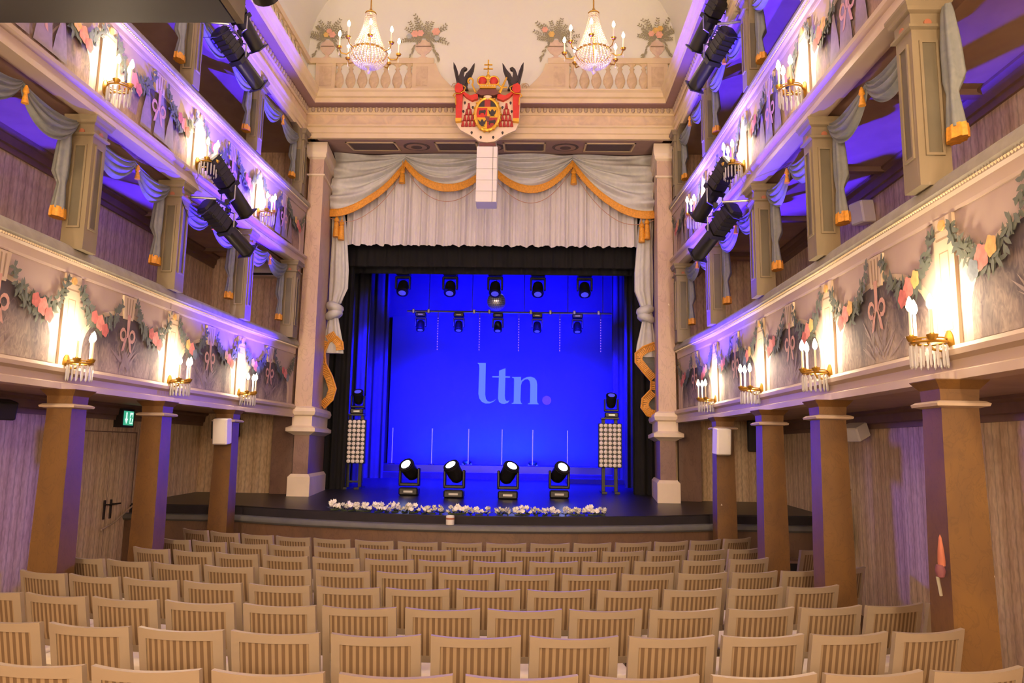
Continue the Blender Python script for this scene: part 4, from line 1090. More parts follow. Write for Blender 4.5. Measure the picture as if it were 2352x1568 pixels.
for x in (-1.6, -.6, .6, 1.6, 2.4): part('drop_cable', MB().tube([(x, 17, 5.13), (x, 17, 8.0)], .008, 5), 'lamp_black', bar2)
for x in (-1.95, -1.6, -.55, -.2, .75, 1.2, 1.75, 2.3):
    part('clamp', MB().cbox(x - .03, x + .03, 16.95, 17.05, 5.08, 5.18, .008), 'lamp_metal', bar2)
tplr, Mr = head_template(160, 'lens_blue', True, .78)
for i, x in enumerate((-1.78, -.90, .0, .90, 1.82)):
    instance(tplr, 'moving_head_lamp', '%s of the small moving heads hanging from the rear bar' % nm5[i], 'stage lamp', T(x, 17, 5.09), 'moving heads on the rear bar')
    spot_light('rear_up_beam', (x, 17.2, 5.35), (x * 1.25, 20.6, 6.5), P_TOPHEAD * .25, BLUE_PURE, 110, .8, .1)
    spot_light('rear_wash_beam', (x, 17.0, 4.60), (x * 1.15, 19.6, 2.2), P_TOPHEAD * .9, BLUE_PURE, 95, .8, .1)
for x in (-1.9, -.95, .9, 1.88):
    spot_light('front_wash_beam', (x, 15.5, 5.2), (x * 1.2, 18.2, 1.2), P_TOPHEAD, BLUE_PURE, 100, .8, .1)
for sx in (-1, 1):
    spot_light('side_fill_beam', (sx * 1.0, 15.15, 5.3), (sx * 3.3, 17.2, 3.2), P_TOPHEAD * .10, BLUE_PURE, 85, .8, .1)  # added blue light without a lamp, brightens the masking curtains
# LED drops with small dots
for i, (x, top_) in enumerate(((-1.38, 5.05), (-.42, 5.05), (.48, 5.05), (1.42, 5.05), (2.35, 5.05))):
    q = thing('led_drop_strip', '%s of the dotted light strips hanging from the rear bar' % nm5[i], 'light strip', (x, 17, 4.2), 'dotted hanging strips')
    part('strip', MB().box(x - .008, x + .008, 16.99, 17.002, 4.22, 5.115), 'lamp_black', q)
    mb = MB()
    for k in range(13): mb.lathe([(0, -.014), (.013, 0), (0, .014)], 6, (x, 16.99, top_ - .08 - k * .06))
    part('led_dots', mb, 'led_dot', q)['kind'] = 'stuff'
# standing light tubes
tube_px = (-2.70, -1.70, -.78, .06, .83, 1.70)
for i, x in enumerate(tube_px):
    q = thing('light_tube', '%s thin upright light tube on the rear platform counted from the left' % ['first', 'second', 'third', 'fourth', 'fifth', 'sixth'][i], 'light tube', (x, 19, 1.6), 'upright light tubes')
    part('foot', MB().cbox(x - .07, x + .07, 18.93, 19.07, 1.60, 1.625, .008), 'lamp_black', q)
    part('tube', MB().tube([(x, 19, 1.62), (x, 19, 2.50)], .013, 8), 'tube_white', q)
# floor washes below the screen
for i, (x, pw) in enumerate(((-1.9, .6), (-.86, 1.0), (.1, 1.1), (.84, 1.0), (1.9, .6))):
    if i in (1, 3):
        q = thing('floor_wash_lamp', 'small black wash lamp at the foot of the screen, %s' % ('left one' if i == 1 else 'right one'), 'stage lamp', (x, 19.6, 1.6), 'screen wash lamps')
        part('housing', MB().lathe([(.07, 0), (.11, .03), (.12, .08), (.09, .11), (.0, .12)], 14, (x, 19.6, 1.6)), 'lamp_black', q, True)
        part('bracket', MB().box(x - .13, x + .13, 19.57, 19.63, 1.60, 1.63), 'lamp_black', q)
    spot_light('screen_wash', (x, 19.15, 1.66), (x * 1.05, 20.0, 2.9), P_CYC * pw, (.003, .036, 1.0), 150, .9, .12)
# mirror ball
ball = thing('mirror_ball', 'mirror ball hanging above the middle of the stage', 'mirror ball', (0, 16.1, 5.20))
mb = MB(); Rb = .205; facets = MB()
for i in range(14):
    a0, a1 = -pi / 2 + pi * i / 14 + .012, -pi / 2 + pi * (i + 1) / 14 - .012
    nseg = max(4, int(32 * cos((a0 + a1) / 2)))
    for j in range(nseg):
        b0, b1 = 2 * pi * j / nseg + .015, 2 * pi * (j + 1) / nseg - .015
        facets.add([(Rb * cos(a) * cos(b_), 16.1 + Rb * cos(a) * sin(b_), 5.20 + Rb * sin(a)) for a, b_ in ((a0, b0), (a0, b1), (a1, b1), (a1, b0))], [(0, 1, 2, 3)])
tl = part('mirror_tiles', facets, 'mirror_tile', ball); tl['kind'] = 'stuff'
part('core', MB().lathe([(.198 * cos(a), .198 * sin(a)) for a in [-pi / 2 + pi * k / 12 for k in range(13)]], 24, (0, 16.1, 5.20)), 'lamp_black', ball, True)
part('motor_rod', MB().tube([(0, 16.1, 5.39), (0, 16.1, 8.0)], .012, 6), 'lamp_metal', ball)
spot_light('mirror_ball_highlight', (.25, 15.2, 6.1), (0.02, 16.1, 5.34), 160, (.8, .85, 1.0), 14, .4, .02)  # unseen spot added to give the ball its highlight

# ------------------------------------------------------------------ lamp walls left and right with a moving head on top
lamp_mesh = MB().lathe([(0, .0), (.032, 0), (.037, .006), (.036, .016), (.024, .024), (0, .027)], 14, M=RX(90)).mesh('lamp', 'blinder_lens', True)
tplt, Mt = head_template(35, 'lens_blue', False, .86)
for s, x0 in ((-1, -2.62), (1, 2.31)):
    y = 14.55; z0 = SZ(y)
    L_ = thing('blinder_wall', 'black panel with fifty round pale lamps on a stand, %s side of the stage' % SIDE[s], 'lamp panel', (x0, y, z0), 'lamp walls')
    part('panel', MB().cbox(x0 - .225, x0 + .225, y - .02, y + .10, z0 + .48, z0 + 1.32, .01), 'lamp_black', L_)
    for i in range(5):
        for j in range(10):
            o = link('lamp', lamp_mesh, L_, True); o.location = (x0 - .172 + .086 * i, y - .018, z0 + .525 + .0835 * j)
    for q in (-1, 1):
        u = part('upright', MB().cbox(x0 + q * .12 - .035, x0 + q * .12 + .035, y + .10, y + .16, z0, z0 + 1.42, .006), 'lamp_black', L_)
        part('foot', MB().box(x0 + q * .12 - .05, x0 + q * .12 + .05, y - .15, y + .38, z0, z0 + .035), 'lamp_black', u)
    part('crossbar', MB().box(x0 - .12, x0 + .12, y + .11, y + .15, z0 + .12, z0 + .15), 'lamp_black', L_)
    part('top_shelf', MB().box(x0 - .17, x0 + .17, y - .05, y + .24, z0 + 1.40, z0 + 1.43), 'lamp_black', L_)
    spot_light('side_head_beam', (x0 + .03, y - .08, z0 + 1.78), (-s * 3.40, 8.9, 1.7), P_SIDEHEAD, BLUE, 25, .8, .2)
    instance(tplt, 'moving_head_lamp', 'dark moving head standing on top of the %s lamp panel' % SIDE[s], 'stage lamp', T(x0 + .03, y + .08, z0 + 1.43), 'moving heads on the lamp walls')

# ------------------------------------------------------------------ flowers along the apron
def bunch_tpl(seed):
    r = random.Random(seed); mbp = MB(); mbl = MB()
    for k in range(9):
        c = Vector(((r.random() - .5) * .13, (r.random() - .5) * .07, .035 + r.random() * .075))
        tilt = Vector((r.random() - .5, -.5 - .5 * r.random(), .6)).normalized()
        u0 = tilt.cross(Vector((0, 0, 1))).normalized(); w0 = tilt.cross(u0)
        for j in range(6):                       # cupped petals round the heart
            a = 2 * pi * j / 6
            u = u0 * cos(a) + w0 * sin(a); w = tilt.cross(u)
            p1 = c + u * .020 + tilt * .004; p2 = c + u * .034 + tilt * .016
            mbp.add([tuple(c), tuple(p1 + w * .015), tuple(p2), tuple(p1 - w * .015)], [(0, 1, 2), (0, 2, 3)])
        mbp.lathe([(0, -.008), (.012, 0), (.008, .012), (0, .016)], 6, tuple(c))
    for k in range(10):
        a = r.random() * 2 * pi; c = Vector((cos(a) * .05, sin(a) * .03, .02)); u = Vector((cos(a), sin(a) * .6, .35)).normalized(); w = u.cross(Vector((0, 0, 1))).normalized()
        mbl.add([tuple(c), tuple(c + u * .04 + w * .014), tuple(c + u * .085), tuple(c + u * .04 - w * .014)], [(0, 1, 2, 3)])
    mbl.tube([(-.06, 0, .01), (.06, 0, .02)], .012, 5)
    return [('blossoms', mbp.mesh('blossoms', 'white_petal'), []), ('leaves', mbl.mesh('leaves', 'leaf_green'), [])]
btpl = [bunch_tpl(k) for k in range(4)]
rf = random.Random(5)
NB = 30
ORDW = ['first', 'second', 'third', 'fourth', 'fifth', 'sixth', 'seventh', 'eighth', 'ninth', 'tenth', 'eleventh', 'twelfth', 'thirteenth', 'fourteenth', 'fifteenth', 'sixteenth']
for i in range(NB):
    x = -1.92 + 3.70 * i / (NB - 1) + (rf.random() - .5) * .04
    y = lip_y(x) + .14 + .10 + rf.random() * .03
    half = NB // 2
    lb = ('%s bunch of white flowers from the left along the stage edge' % ORDW[i]) if i < half else ('%s bunch of white flowers from the right along the stage edge' % ORDW[NB - 1 - i])
    sc = .85 + .35 * rf.random()
    instance(btpl[i % 4], 'flower_bunch', lb, 'flowers', T(x, y, SZ(y) - .004) @ RZ(rf.random() * 360) @ Matrix.Scale(sc, 4), 'white flowers along the stage edge')
cn = thing('white_canister', 'small white cylinder standing on the padded stage rail', 'canister', (-.25, lip_y(-.25) + .03, 1.02))
yc = lip_y(-.25) + .03
part('body', MB().lathe([(0, 1.022), (.053, 1.022), (.056, 1.03), (.056, 1.135), (.050, 1.14), (.046, 1.128), (0, 1.126)], 20, (-.25, yc, 0)), 'speaker_white', cn, True)
part('stripe', MB().lathe([(.0565, 1.09), (.0575, 1.092), (.0575, 1.11), (.0565, 1.112)], 20, (-.25, yc, 0)), 'cloth_coral', cn)

# ------------------------------------------------------------------ wall sconces on the gallery parapets
def sconce_tpl():
    tpl = []
    M90 = RY(90)
    tpl.append(('backplate', MB().lathe([(0, 0), (.055, 0), (.055, .008), (.035, .018), (.018, .03), (0, .034)], 18, M=M90, c=(0, 0, 0), squash=(1.5, 1)).mesh('backplate', 'brass', True), []))
    rg = MB(); rr = .105; cx = .135
    rg.tube([(cx + rr * cos(a), rr * sin(a), 0) for a in [2 * pi * k / 24 for k in range(25)]], .009, 6)
    rg.tube([(cx + rr * cos(a), rr * sin(a), .022) for a in [2 * pi * k / 24 for k in range(25)]], .005, 6)
    tpl.append(('ring', rg.mesh('ring', 'brass', True), []))
    arm = MB().tube([(.02, 0, -.01), (.06, 0, -.05), (.11, 0, -.04), (cx, 0, .0), (cx, 0, .03)], .010, 7); tpl.append(('arm', arm.mesh('arm', 'brass', True), []))
    pris = MB().lathe([(0, -.165), (.007, -.150), (.009, -.03), (.005, -.015), (0, -.012)], 6).mesh('prism', 'crystal')
    for k in range(16):
        a = 2 * pi * k / 16
        me = MB().lathe([(0, -.168), (.008, -.150), (.010, -.035), (.005, -.018), (0, -.014)], 6, (cx + rr * cos(a), rr * sin(a), 0)).mesh('prism', 'crystal')
        tpl.append(('prism', me, []))
    for a in (-75, 0, 75):
        x, y = cx + rr * cos(radians(a)), rr * sin(radians(a))
        cup = MB().lathe([(0, .0), (.02, .005), (.034, .03), (.036, .04), (.014, .042), (.014, .05)], 12, (x, y, 0)).mesh('candle_cup', 'brass', True)
        can = MB().lathe([(0, .045), (.011, .045), (.010, .20), (0, .203)], 10, (x, y, 0)).mesh('candle', 'candle_wax', True)
        fl = MB().lathe([(0, .200), (.012, .206), (.023, .230), (.019, .26), (.006, .295), (0, .303)], 10, (x, y, 0)).mesh('flame_bulb', 'flame_glow', True)
        tpl.append(('candle_cup', cup, [])); tpl.append(('candle', can, [('flame_bulb', fl)]))
    return tpl
sct = sconce_tpl()
SCY = [10.68, 8.72, 6.77, 4.82, 2.87]
def sconce(s, lv, y, idx, z):
    tab = LEVEL[lv]['x']; x = s * (interp(tab, y) - .02)
    M = T(x, y, z) @ (Matrix() if s < 0 else RZ(180))
    instance(sct, 'wall_sconce', 'lit candle sconce with crystal prisms on the %s %s parapet, %s' % (SIDE[s], LEVEL[lv]['word'], FROM_STAGE[idx]), 'sconce', M, 'parapet sconces')
    point_light('sconce_light', M @ Vector((.16, 0, .26)), P_SCONCE, WARM, .05)
for s in (-1, 1):
    for i, y in enumerate(SCY):
        if (s < 0 and y < 6): continue
        if y < 3: continue
        sconce(s, 1, y, i, 2.74)
    for i, y in enumerate(SCY):
        if y < 6: continue
        sconce(s, 2, y, i, 5.43)

# ------------------------------------------------------------------ chandeliers
def bead_strand(pts, r, n):
    mb = MB(); P = [Vector(p) for p in pts]
    # resample
    L_ = [0]
    for a, b_ in zip(P, P[1:]): L_.append(L_[-1] + (b_ - a).length)
    for k in range(n):
        t = L_[-1] * (k + .5) / n
        for i in range(len(P) - 1):
            if L_[i + 1] >= t:
                c = P[i] + (P[i + 1] - P[i]) * ((t - L_[i]) / (L_[i + 1] - L_[i])); break
        mb.add([tuple(c + Vector(d) * r) for d in ((1, 0, 0), (-1, 0, 0), (0, 1, 0), (0, -1, 0), (0, 0, 1.15), (0, 0, -1.15))], [(0, 2, 4), (2, 1, 4), (1, 3, 4), (3, 0, 4), (2, 0, 5), (1, 2, 5), (3, 1, 5), (0, 3, 5)])
    return mb
def chandelier_tpl():
    t = []
    t.append(('stem', MB().tube([(0, 0, -.25), (0, 0, .62)], .012, 8).mesh('stem', 'brass', True), []))
    t.append(('crown', MB().lathe([(0, .60), (.05, .605), (.085, .63), (.07, .645), (.03, .65), (.02, .70), (0, .71)], 16).mesh('crown', 'brass', True), []))
    t.append(('hoop', MB().tube([(.26 * cos(a), .26 * sin(a), .0) for a in [2 * pi * k / 32 for k in range(33)]], .014, 6).mesh('hoop', 'brass', True), []))
    for k in range(24):
        a = 2 * pi * k / 24
        pts = [((.07 + .19 * (u ** 1.7)) * cos(a), (.07 + .19 * (u ** 1.7)) * sin(a), .62 - .61 * u) for u in [j / 8 for j in range(9)]]
        t.append(('bead_strand', bead_strand(pts, .016, 20).mesh('bead_strand', 'crystal_bead'), []))
        pts = [((.26 * cos(u * pi / 2) + .02) * cos(a), (.26 * cos(u * pi / 2) + .02) * sin(a), -.22 * sin(u * pi / 2)) for u in [j / 8 for j in range(9)]]
        t.append(('basket_strand', bead_strand(pts, .016, 12).mesh('basket_strand', 'crystal_bead'), []))
    t.append(('finial', MB().lathe([(0, -.33), (.02, -.31), (.03, -.28), (.012, -.25), (.03, -.23), (0, -.21)], 12).mesh('finial', 'crystal_bead', True), []))
    for k in range(8):
        a = 2 * pi * k / 8 + .25; R1 = .43
        c, sn = cos(a), sin(a)
        arm = MB().tube([(.25 * c, .25 * sn, 0), (.32 * c, .32 * sn, -.06), (.40 * c, .40 * sn, -.05), (R1 * c, R1 * sn, .02)], .010, 6)
        cup = MB().lathe([(0, .01), (.03, .02), (.042, .045), (.014, .05)], 12, (R1 * c, R1 * sn, 0)).mesh('candle_cup', 'brass', True)
        can = MB().lathe([(0, .05), (.012, .05), (.011, .20), (0, .205)], 8, (R1 * c, R1 * sn, 0)).mesh('candle', 'candle_wax', True)
        fl = MB().lathe([(0, .20), (.014, .208), (.024, .235), (.019, .265), (.006, .295), (0, .30)], 10, (R1 * c, R1 * sn, 0)).mesh('flame_bulb', 'flame_glow', True)
        drop = MB().lathe([(0, -.10), (.012, -.075), (.006, -.03), (0, -.01)], 8, (R1 * c, R1 * sn, 0)).mesh('crystal_drop', 'crystal_bead')
        t.append(('arm', arm.mesh('arm', 'brass', True), [('candle_cup', cup), ('candle', can), ('flame_bulb', fl), ('crystal_drop', drop)]))
    t.append(('chain', MB().tube([(0, 0, .70), (0, 0, 2.95)], .012, 6).mesh('chain', 'brass'), []))
    return t
cht = chandelier_tpl()
for s, rz in ((-1, 0), (1, 22)):
    M = T(s * 1.65, 10.3, 7.76) @ RZ(rz)
    instance(cht, 'chandelier', 'lit crystal basket chandelier hanging on the %s of the coat of arms' % SIDE[s], 'chandelier', M, 'crystal chandeliers')
    point_light('chandelier_light', (s * 1.65, 10.3, 7.96), P_CHAND, WARM, .22)

# ------------------------------------------------------------------ chairs
def chair_tpl():
    W = .476 / 2; ZT = .92
    def yb(x, z):   # rear face of the curved, raked back
        return -.005 - .10 * (z - .45) / .47 - .035 * (1 - (x / W) ** 2) * min(1, max(0, (z - .45) / .2))
    def slab(x0, x1, z0, z1, th, nx=8, nz=4, dip=0.0, inset=0.0):
        mb = MB(); g = []
        for side in (0, 1):
            for i in range(nx + 1):
                for j in range(nz + 1):
                    x = x0 + (x1 - x0) * i / nx; z = z0 + (z1 - z0) * j / nz
                    if j == nz: z -= dip * (1 - (x / W) ** 2)
                    g.append((x, yb(x, z) + (th if side else 0) + (inset if not side else -inset), z))
        st = (nx + 1) * (nz + 1); fs = []
        for i in range(nx):
            for j in range(nz):
                a = i * (nz + 1) + j; b_ = a + nz + 1
                fs += [(a, b_, b_ + 1, a + 1), (st + a, st + a + 1, st + b_ + 1, st + b_)]
        for i in range(nx):
            a, b_ = i * (nz + 1), (i + 1) * (nz + 1)
            fs += [(a, st + a, st + b_, b_), (a + nz, b_ + nz, st + b_ + nz, st + a + nz)]
        for j in range(nz):
            fs += [(j, j + 1, st + j + 1, st + j)]
            k = nx * (nz + 1) + j; fs += [(k, st + k, st + k + 1, k + 1)]
        return mb.add(g, fs)
    fr = MB()
    fr.v += []; 
    a = slab(-W, W, ZT - .055, ZT, .032, 12, 2, .010); fr.add(a.v, a.f)
    for q in (-1, 1):
        a = slab(min(q * W, q * (W - .05)), max(q * W, q * (W - .05)), .44, ZT - .055, .030, 2, 6); fr.add(a.v, a.f)
    a = slab(-W + .05, W - .05, .575, .62, .028, 8, 1); fr.add(a.v, a.f)
    t = [('backrest_frame', fr.mesh('backrest_frame', 'chair_paint', True, 35), [])]
    a = slab(-W + .045, W - .045, .615, ZT - .05, .030, 12, 4, 0, .007)
    t.append(('backrest_panel', a.mesh('backrest_panel', 'chair_stripe', True, 35), []))
    rail = MB().cbox(-.225, .225, .0, .42, .385, .43, .006)
    seat = MB().loft([[(x * k, .215 + (y - .215) * k, z) for x, y in ((-.22, .03), (.22, .03), (.225, .43), (-.225, .43))] for k, z in ((1, .43), (1.0, .455), (.96, .475), (.85, .485))])
    t.append(('seat_rail', rail.mesh('seat_rail', 'chair_paint'), [])); t.append(('seat', seat.mesh('seat', 'chair_seat', True, 50), []))
    for q in (-1, 1):
        t.append(('leg', MB().loft([[(q * .21 + dx * k, .0 + dy * k + oy, z) for dx, dy in ((-.02, -.02), (.02, -.02), (.02, .02), (-.02, .02))] for k, z, oy in ((.7, 0, -.05), (1, .25, .0), (1, .44, .01))]).mesh('leg', 'chair_paint'), []))
        t.append(('leg', MB().loft([[(q * .20 + dx * k, .395 + dy * k, z) for dx, dy in ((-.02, -.02), (.02, -.02), (.02, .02), (-.02, .02))] for k, z in ((.65, 0), (1, .36), (1, .39))]).mesh('leg', 'chair_paint'), []))
    return t
ctpl = chair_tpl()
XC, YC = -.2, 16.3
#       Y centre, angle of an anchor edge, chairs to its left, chairs to its right
ROWS = [(9.120, .0653, 8, 7), (8.288, .0914, 9, 6), (7.456, .0511, 7, 6), (6.624, .0763, 8, 7), (5.792, .0426, 7, 6), (4.960, .0645, 7, 7), (4.128, .0821, 6, 5), (3.296, .0559, 4, 5)]
ROWN = ['row nearest the stage', 'second row from the stage', 'third row from the stage', 'fourth row from the stage', 'fifth row from the stage', 'sixth row from the stage', 'seventh row from the stage', 'row nearest the camera']
rc = random.Random(21)
def place_chair(x, y, ang, label, grp):
    instance(ctpl, 'theatre_chair', label, 'chair', T(x, y, floor_z(y)) @ RZ(ang), grp)
for r, (y, th, nl, nr) in enumerate(ROWS):
    R = YC - y; stp = .53 / R; tot = nl + nr
    for k in range(-nl, nr):
        a = th + (k + .5) * stp + (rc.random() - .5) * .016 / R
        x = XC + R * sin(a); yy = YC - R * cos(a)
        idx = k + nl
        if r == 3 and idx == tot - 1: pass
        if idx < (tot + 1) // 2: lb = 'cream striped chair, %s from the left, %s' % (ORDW[idx], ROWN[r])
        else: lb = 'cream striped chair, %s from the right, %s' % (ORDW[tot - 1 - idx], ROWN[r])
        # the back leans behind the leg line: move the chair forward so that the top rail sits on the row line
        place_chair(x - sin(a) * .10, yy + .10 * cos(a), math.degrees(a), lb, 'striped chairs of the ' + ROWN[r])
place_chair(4.10, 9.25, 32, 'single cream chair turned inwards beside the dark stage steps', 'single chairs at the right')

# ------------------------------------------------------------------ gallery curtains: swags and tails between the posts
def gallery_swag(s, lv, ya, yb, lab):
    tab = LEVEL[lv]['x']; zt_ = (5.06 if lv == 1 else ZE - .04); drop = .27 if lv == 1 else .27
    q = thing('gallery_swag', lab, 'curtain', (s * (interp(tab, ya) + .05), (ya + yb) / 2, zt_), 'gallery swags')
    ym = (ya + yb) / 2
    for (a, b_) in ((ya, ym), (ym, yb)):
        r = random.Random(int(a * 100)); p = r.random() * 6
        def fn(u, v):
            y = a + (b_ - a) * u
            sag = (4 * u * (1 - u)) ** .8
            z_hi = zt_ - .01 - .06 * sag; z_lo = zt_ - .07 - drop * sag
            z = z_hi + (z_lo - z_hi) * v
            x = interp(tab, y) + .03 - (.05 * sin(v * pi) + .018 * sin(v * 26 + p + 3 * u) + .01 * sin(v * 43 + p)) * (.3 + .7 * sag)
            return (s * x, y, z)
        c = part('swag_cloth', MB().grid(24, 22, fn), 'drape_blue_grey', q, True, angle=180)
    x = s * (interp(tab, ym) - .02)
    t = part('tassel', MB().lathe([(.008, 0), (.02, -.03), (.026, -.06), (.014, -.075), (.03, -.16), (0, -.16)], 10, (x, ym, zt_ - .06)), 'gold_fringe', q, True)
def gallery_tail(s, lv, y, lab, short=False):
    tab = LEVEL[lv]['x']; zt_ = (5.02 if lv == 1 else ZE - .06); ln = .55 if short else (.95 if lv == 1 else .80)
    x0 = s * (interp(tab, y) + .07)
    q = thing('curtain_tail', lab, 'curtain', (x0, y, zt_ - ln), 'gallery curtain tails')
    rings = []; n = 28
    prof = [(0, .035, 0), (.06, .05, 0), (.30, .075, .01), (.55, .085, .02), (.66, .045, .0), (.70, .05, 0), (.92, .075, .01)]
    for t, hw, dx in prof:
        z = zt_ - ln * t
        rings.append([(x0 + s * dx + .055 * hw / .085 * cos(2 * pi * j / n) * (1 + .2 * cos(5 * 2 * pi * j / n)), y + hw * sin(2 * pi * j / n) * (1 + .15 * cos(5 * 2 * pi * j / n)), z) for j in range(n)])
    part('tail_cloth', MB().loft(rings), 'drape_blue_grey', q, True, angle=75)
    rings = []
    for t, k in ((.90, 1.04), (.95, 1.12), (1.0, 1.12)):
        z = zt_ - ln * t
        rings.append([(x0 + s * .01 + .050 * k * cos(2 * pi * j / n) * (1 + .12 * cos(9 * 2 * pi * j / n)), y + .078 * k * sin(2 * pi * j / n) * (1 + .1 * cos(9 * 2 * pi * j / n)), z) for j in range(n)])
    part('tail_fringe', MB().loft(rings), 'gold_fringe', q, True, angle=75)
BAYW = ['nearest the stage', 'second from the stage', 'third from the stage', 'fourth from the stage']
for s in (-1, 1):
    P = [12.32, 10.55, 8.55, 6.78, 4.95, 3.0]
    for i in range(5):
        if s < 0 and P[i + 1] < 3.5: continue
        if i == 4: continue
        gallery_swag(s, 1, P[i + 1] + .12, P[i] - .12, 'grey swagged cloth with tassel under the %s upper gallery, bay %s' % (SIDE[s], BAYW[i]))
    for i, y in enumerate(P[:5]):
        if s < 0 and y < 5.5: continue
        gallery_tail(s, 1, y - .20, 'grey cloth tail on the audience side of the %s lower post %s' % (SIDE[s], FROM_STAGE[i]))
        if i > 0: gallery_tail(s, 1, y + .19, 'grey cloth tail on the stage side of the %s lower post %s' % (SIDE[s], FROM_STAGE[i]), True)
    P = [12.32, 10.45, 8.45, 6.6]
    for i in range(3):
        if s < 0 and i == 2: continue
        gallery_swag(s, 2, P[i + 1] + .1, P[i] - .1, 'grey swagged cloth with tassel in the %s upper gallery, bay %s' % (SIDE[s], BAYW[i]))
    for i, y in enumerate(P[:3]):
        gallery_tail(s, 2, y - .17, 'grey hanging cloth tail beside the %s upper post %s' % (SIDE[s], FROM_STAGE[i]))

# ------------------------------------------------------------------ black profile spotlights on the gallery posts
def profile_spot(name_label, pivot, direction, length=.62, r=.085, hang=.16, grp='profile spotlights'):
    d = Vector(direction).normalized(); pv = Vector(pivot)
    q = d.to_track_quat('Z', 'Y').to_matrix().to_4x4()
    M = T(*pv) @ q
    t = thing('profile_spotlight', name_label, 'spotlight', tuple(pv), grp)
    L2 = length / 2
    body = MB()
    # ribbed rear housing, narrower lens tube, square gate frame
    body.cbox(-r, r, -r * 1.05, r * 1.05, -L2, -L2 * .05, .02)
    b_ = part('lamp_housing', body.xf(M), 'lamp_black', t)
    fins = MB()
    for k in range(5): fins.box(-r * 1.05, r * 1.05, -r * 1.10, r * 1.10, -L2 * .9 + k * L2 * .15, -L2 * .9 + k * L2 * .15 + .012)
    part('cooling_fin', fins.xf(M), 'lamp_black', b_)
    part('gate', MB().box(-r * 1.06, r * 1.06, -r * 1.10, r * 1.10, -L2 * .05, L2 * .08).xf(M), 'lamp_black', t)
    tube = part('lens_tube', MB().lathe([(r * 1.0, L2 * .08), (r * 1.0, L2 * .6), (r * 1.0, L2 * .62), (r * 1.0, L2), (r * .85, L2), (r * .8, L2 * .85), (0, L2 * .84)], 18).xf(M), 'lamp_black', t, True)
    part('filter_frame', MB().loft([[(a * r * k, c * r * k, z) for a, c in ((-1, -1), (1, -1), (1, 1), (-1, 1))] for k, z in ((1.12, L2 * .97), (1.12, L2 * 1.01))]).xf(M), 'lamp_black', t)
    # yoke up or down to the bar
    top_ = pv + Vector((0, 0, hang))
    side = d.cross(Vector((0, 0, 1))).normalized() * (r * 1.25)
    mb = MB(); mb.tube([pv + side, pv + side + Vector((0, 0, hang * .8)), top_ + Vector((0, 0, 0)), pv - side + Vector((0, 0, hang * .8)), pv - side], .010, 6)
    part('yoke', mb, 'lamp_metal', t)
    part('clamp', MB().cbox(top_.x - .03, top_.x + .03, top_.y - .03, top_.y + .03, top_.z - .03, top_.z + .05, .008), 'lamp_black', t)
for s in (-1, 1):
    sd = SIDE[s]
    yb_ = 8.95
    for lv, zb_ in ((1, 4.98), (2, 7.26)):
        xb = s * 3.12
        bar = thing('spotlight_bar', 'short steel arm holding two spotlights at the %s %s gallery' % (sd, LEVEL[lv]['word']), 'bracket', (xb, yb_, zb_), 'spotlight arms')
        part('arm', MB().tube([(s * 3.38, 8.64, zb_), (s * 3.06, 8.70, zb_), (s * 3.04, 9.05, zb_)], .016, 7), 'lamp_metal', bar)
        part('cable', MB().tube([(s * 3.06, 8.8, zb_), (s * 3.16, 8.62, zb_ - .22), (s * 3.28, 8.5, zb_ - .30), (s * 3.38, 8.45, zb_ - .05)], .007, 5), 'lamp_black', bar)
        w = LEVEL[lv]['word']
        profile_spot('black profile spotlight above the steel arm at the %s %s gallery' % (sd, w), (s * 3.04, 9.0, zb_ + .26), (-s * .30, .62, -.58), .84, .095, -.22)
        profile_spot('black profile spotlight below the steel arm at the %s %s gallery' % (sd, w), (s * 3.06, 9.08, zb_ - .26), (-s * .34, .70, -.46), .84, .095, .22)

# ------------------------------------------------------------------ loudspeakers, signs, small fittings
def box_speaker(label, c, size, yaw, pitch, mat, grp=None):
    M = T(*c) @ RZ(yaw) @ RX(pitch)
    t = thing('wall_loudspeaker', label, 'loudspeaker', c, grp)
    w, d, h = size
    part('cabinet', MB().cbox(-w / 2, w / 2, -d / 2, d / 2, -h / 2, h / 2, .012).xf(M), mat, t)
    part('grille', MB().cbox(-w / 2 + .015, w / 2 - .015, -d / 2 - .008, -d / 2 + .005, -h / 2 + .015, h / 2 - .015, .003).xf(M), mat, t)
    part('bracket', MB().box(-.03, .03, d / 2 - .01, d / 2 + .07, -.04, .04).xf(M), 'lamp_black', t)
box_speaker('white box loudspeaker fixed to the left column nearest the stage', (-3.41, 10.22, 2.20), (.20, .18, .35), 0, 6, 'speaker_white', 'white box loudspeakers')
box_speaker('white box loudspeaker fixed to the right column nearest the stage', (3.36, 10.22, 2.17), (.20, .18, .35), 8, 6, 'speaker_white', 'white box loudspeakers')
box_speaker('large black loudspeaker on the left wall behind the columns', (-4.5, 13.0, 2.30), (.42, .3, .34), 10, 10, 'speaker_black')
box_speaker('large black loudspeaker on the right wall behind the columns', (4.62, 12.9, 2.32), (.32, .3, .52), -14, 8, 'speaker_black')
box_speaker('small pale loudspeaker tilted down from the right ground floor wall', (4.82, 9.5, 2.30), (.26, .22, .18), -60, 22, 'speaker_white')
box_speaker('white loudspeaker on the right wall of the lower gallery', (4.92, 9.2, 5.02), (.22, .2, .28), -70, 8, 'speaker_white')
box_speaker('white loudspeaker on the left wall of the lower gallery', (-4.92, 8.85, 5.05), (.22, .2, .28), 70, 8, 'speaker_white')
box_speaker('dark small loudspeaker high on the left ground floor wall', (-4.9, 8.0, 2.36), (.20, .2, .2), 60, 12, 'speaker_black')
vb = thing('white_wall_unit', 'white wall unit at the stage end of the left lower gallery', 'wall unit', (-3.95, 13.15, 5.1))
part('casing', MB().cbox(-4.35, -3.5, 13.02, 13.25, 5.02, 5.26, .015), 'speaker_white', vb)
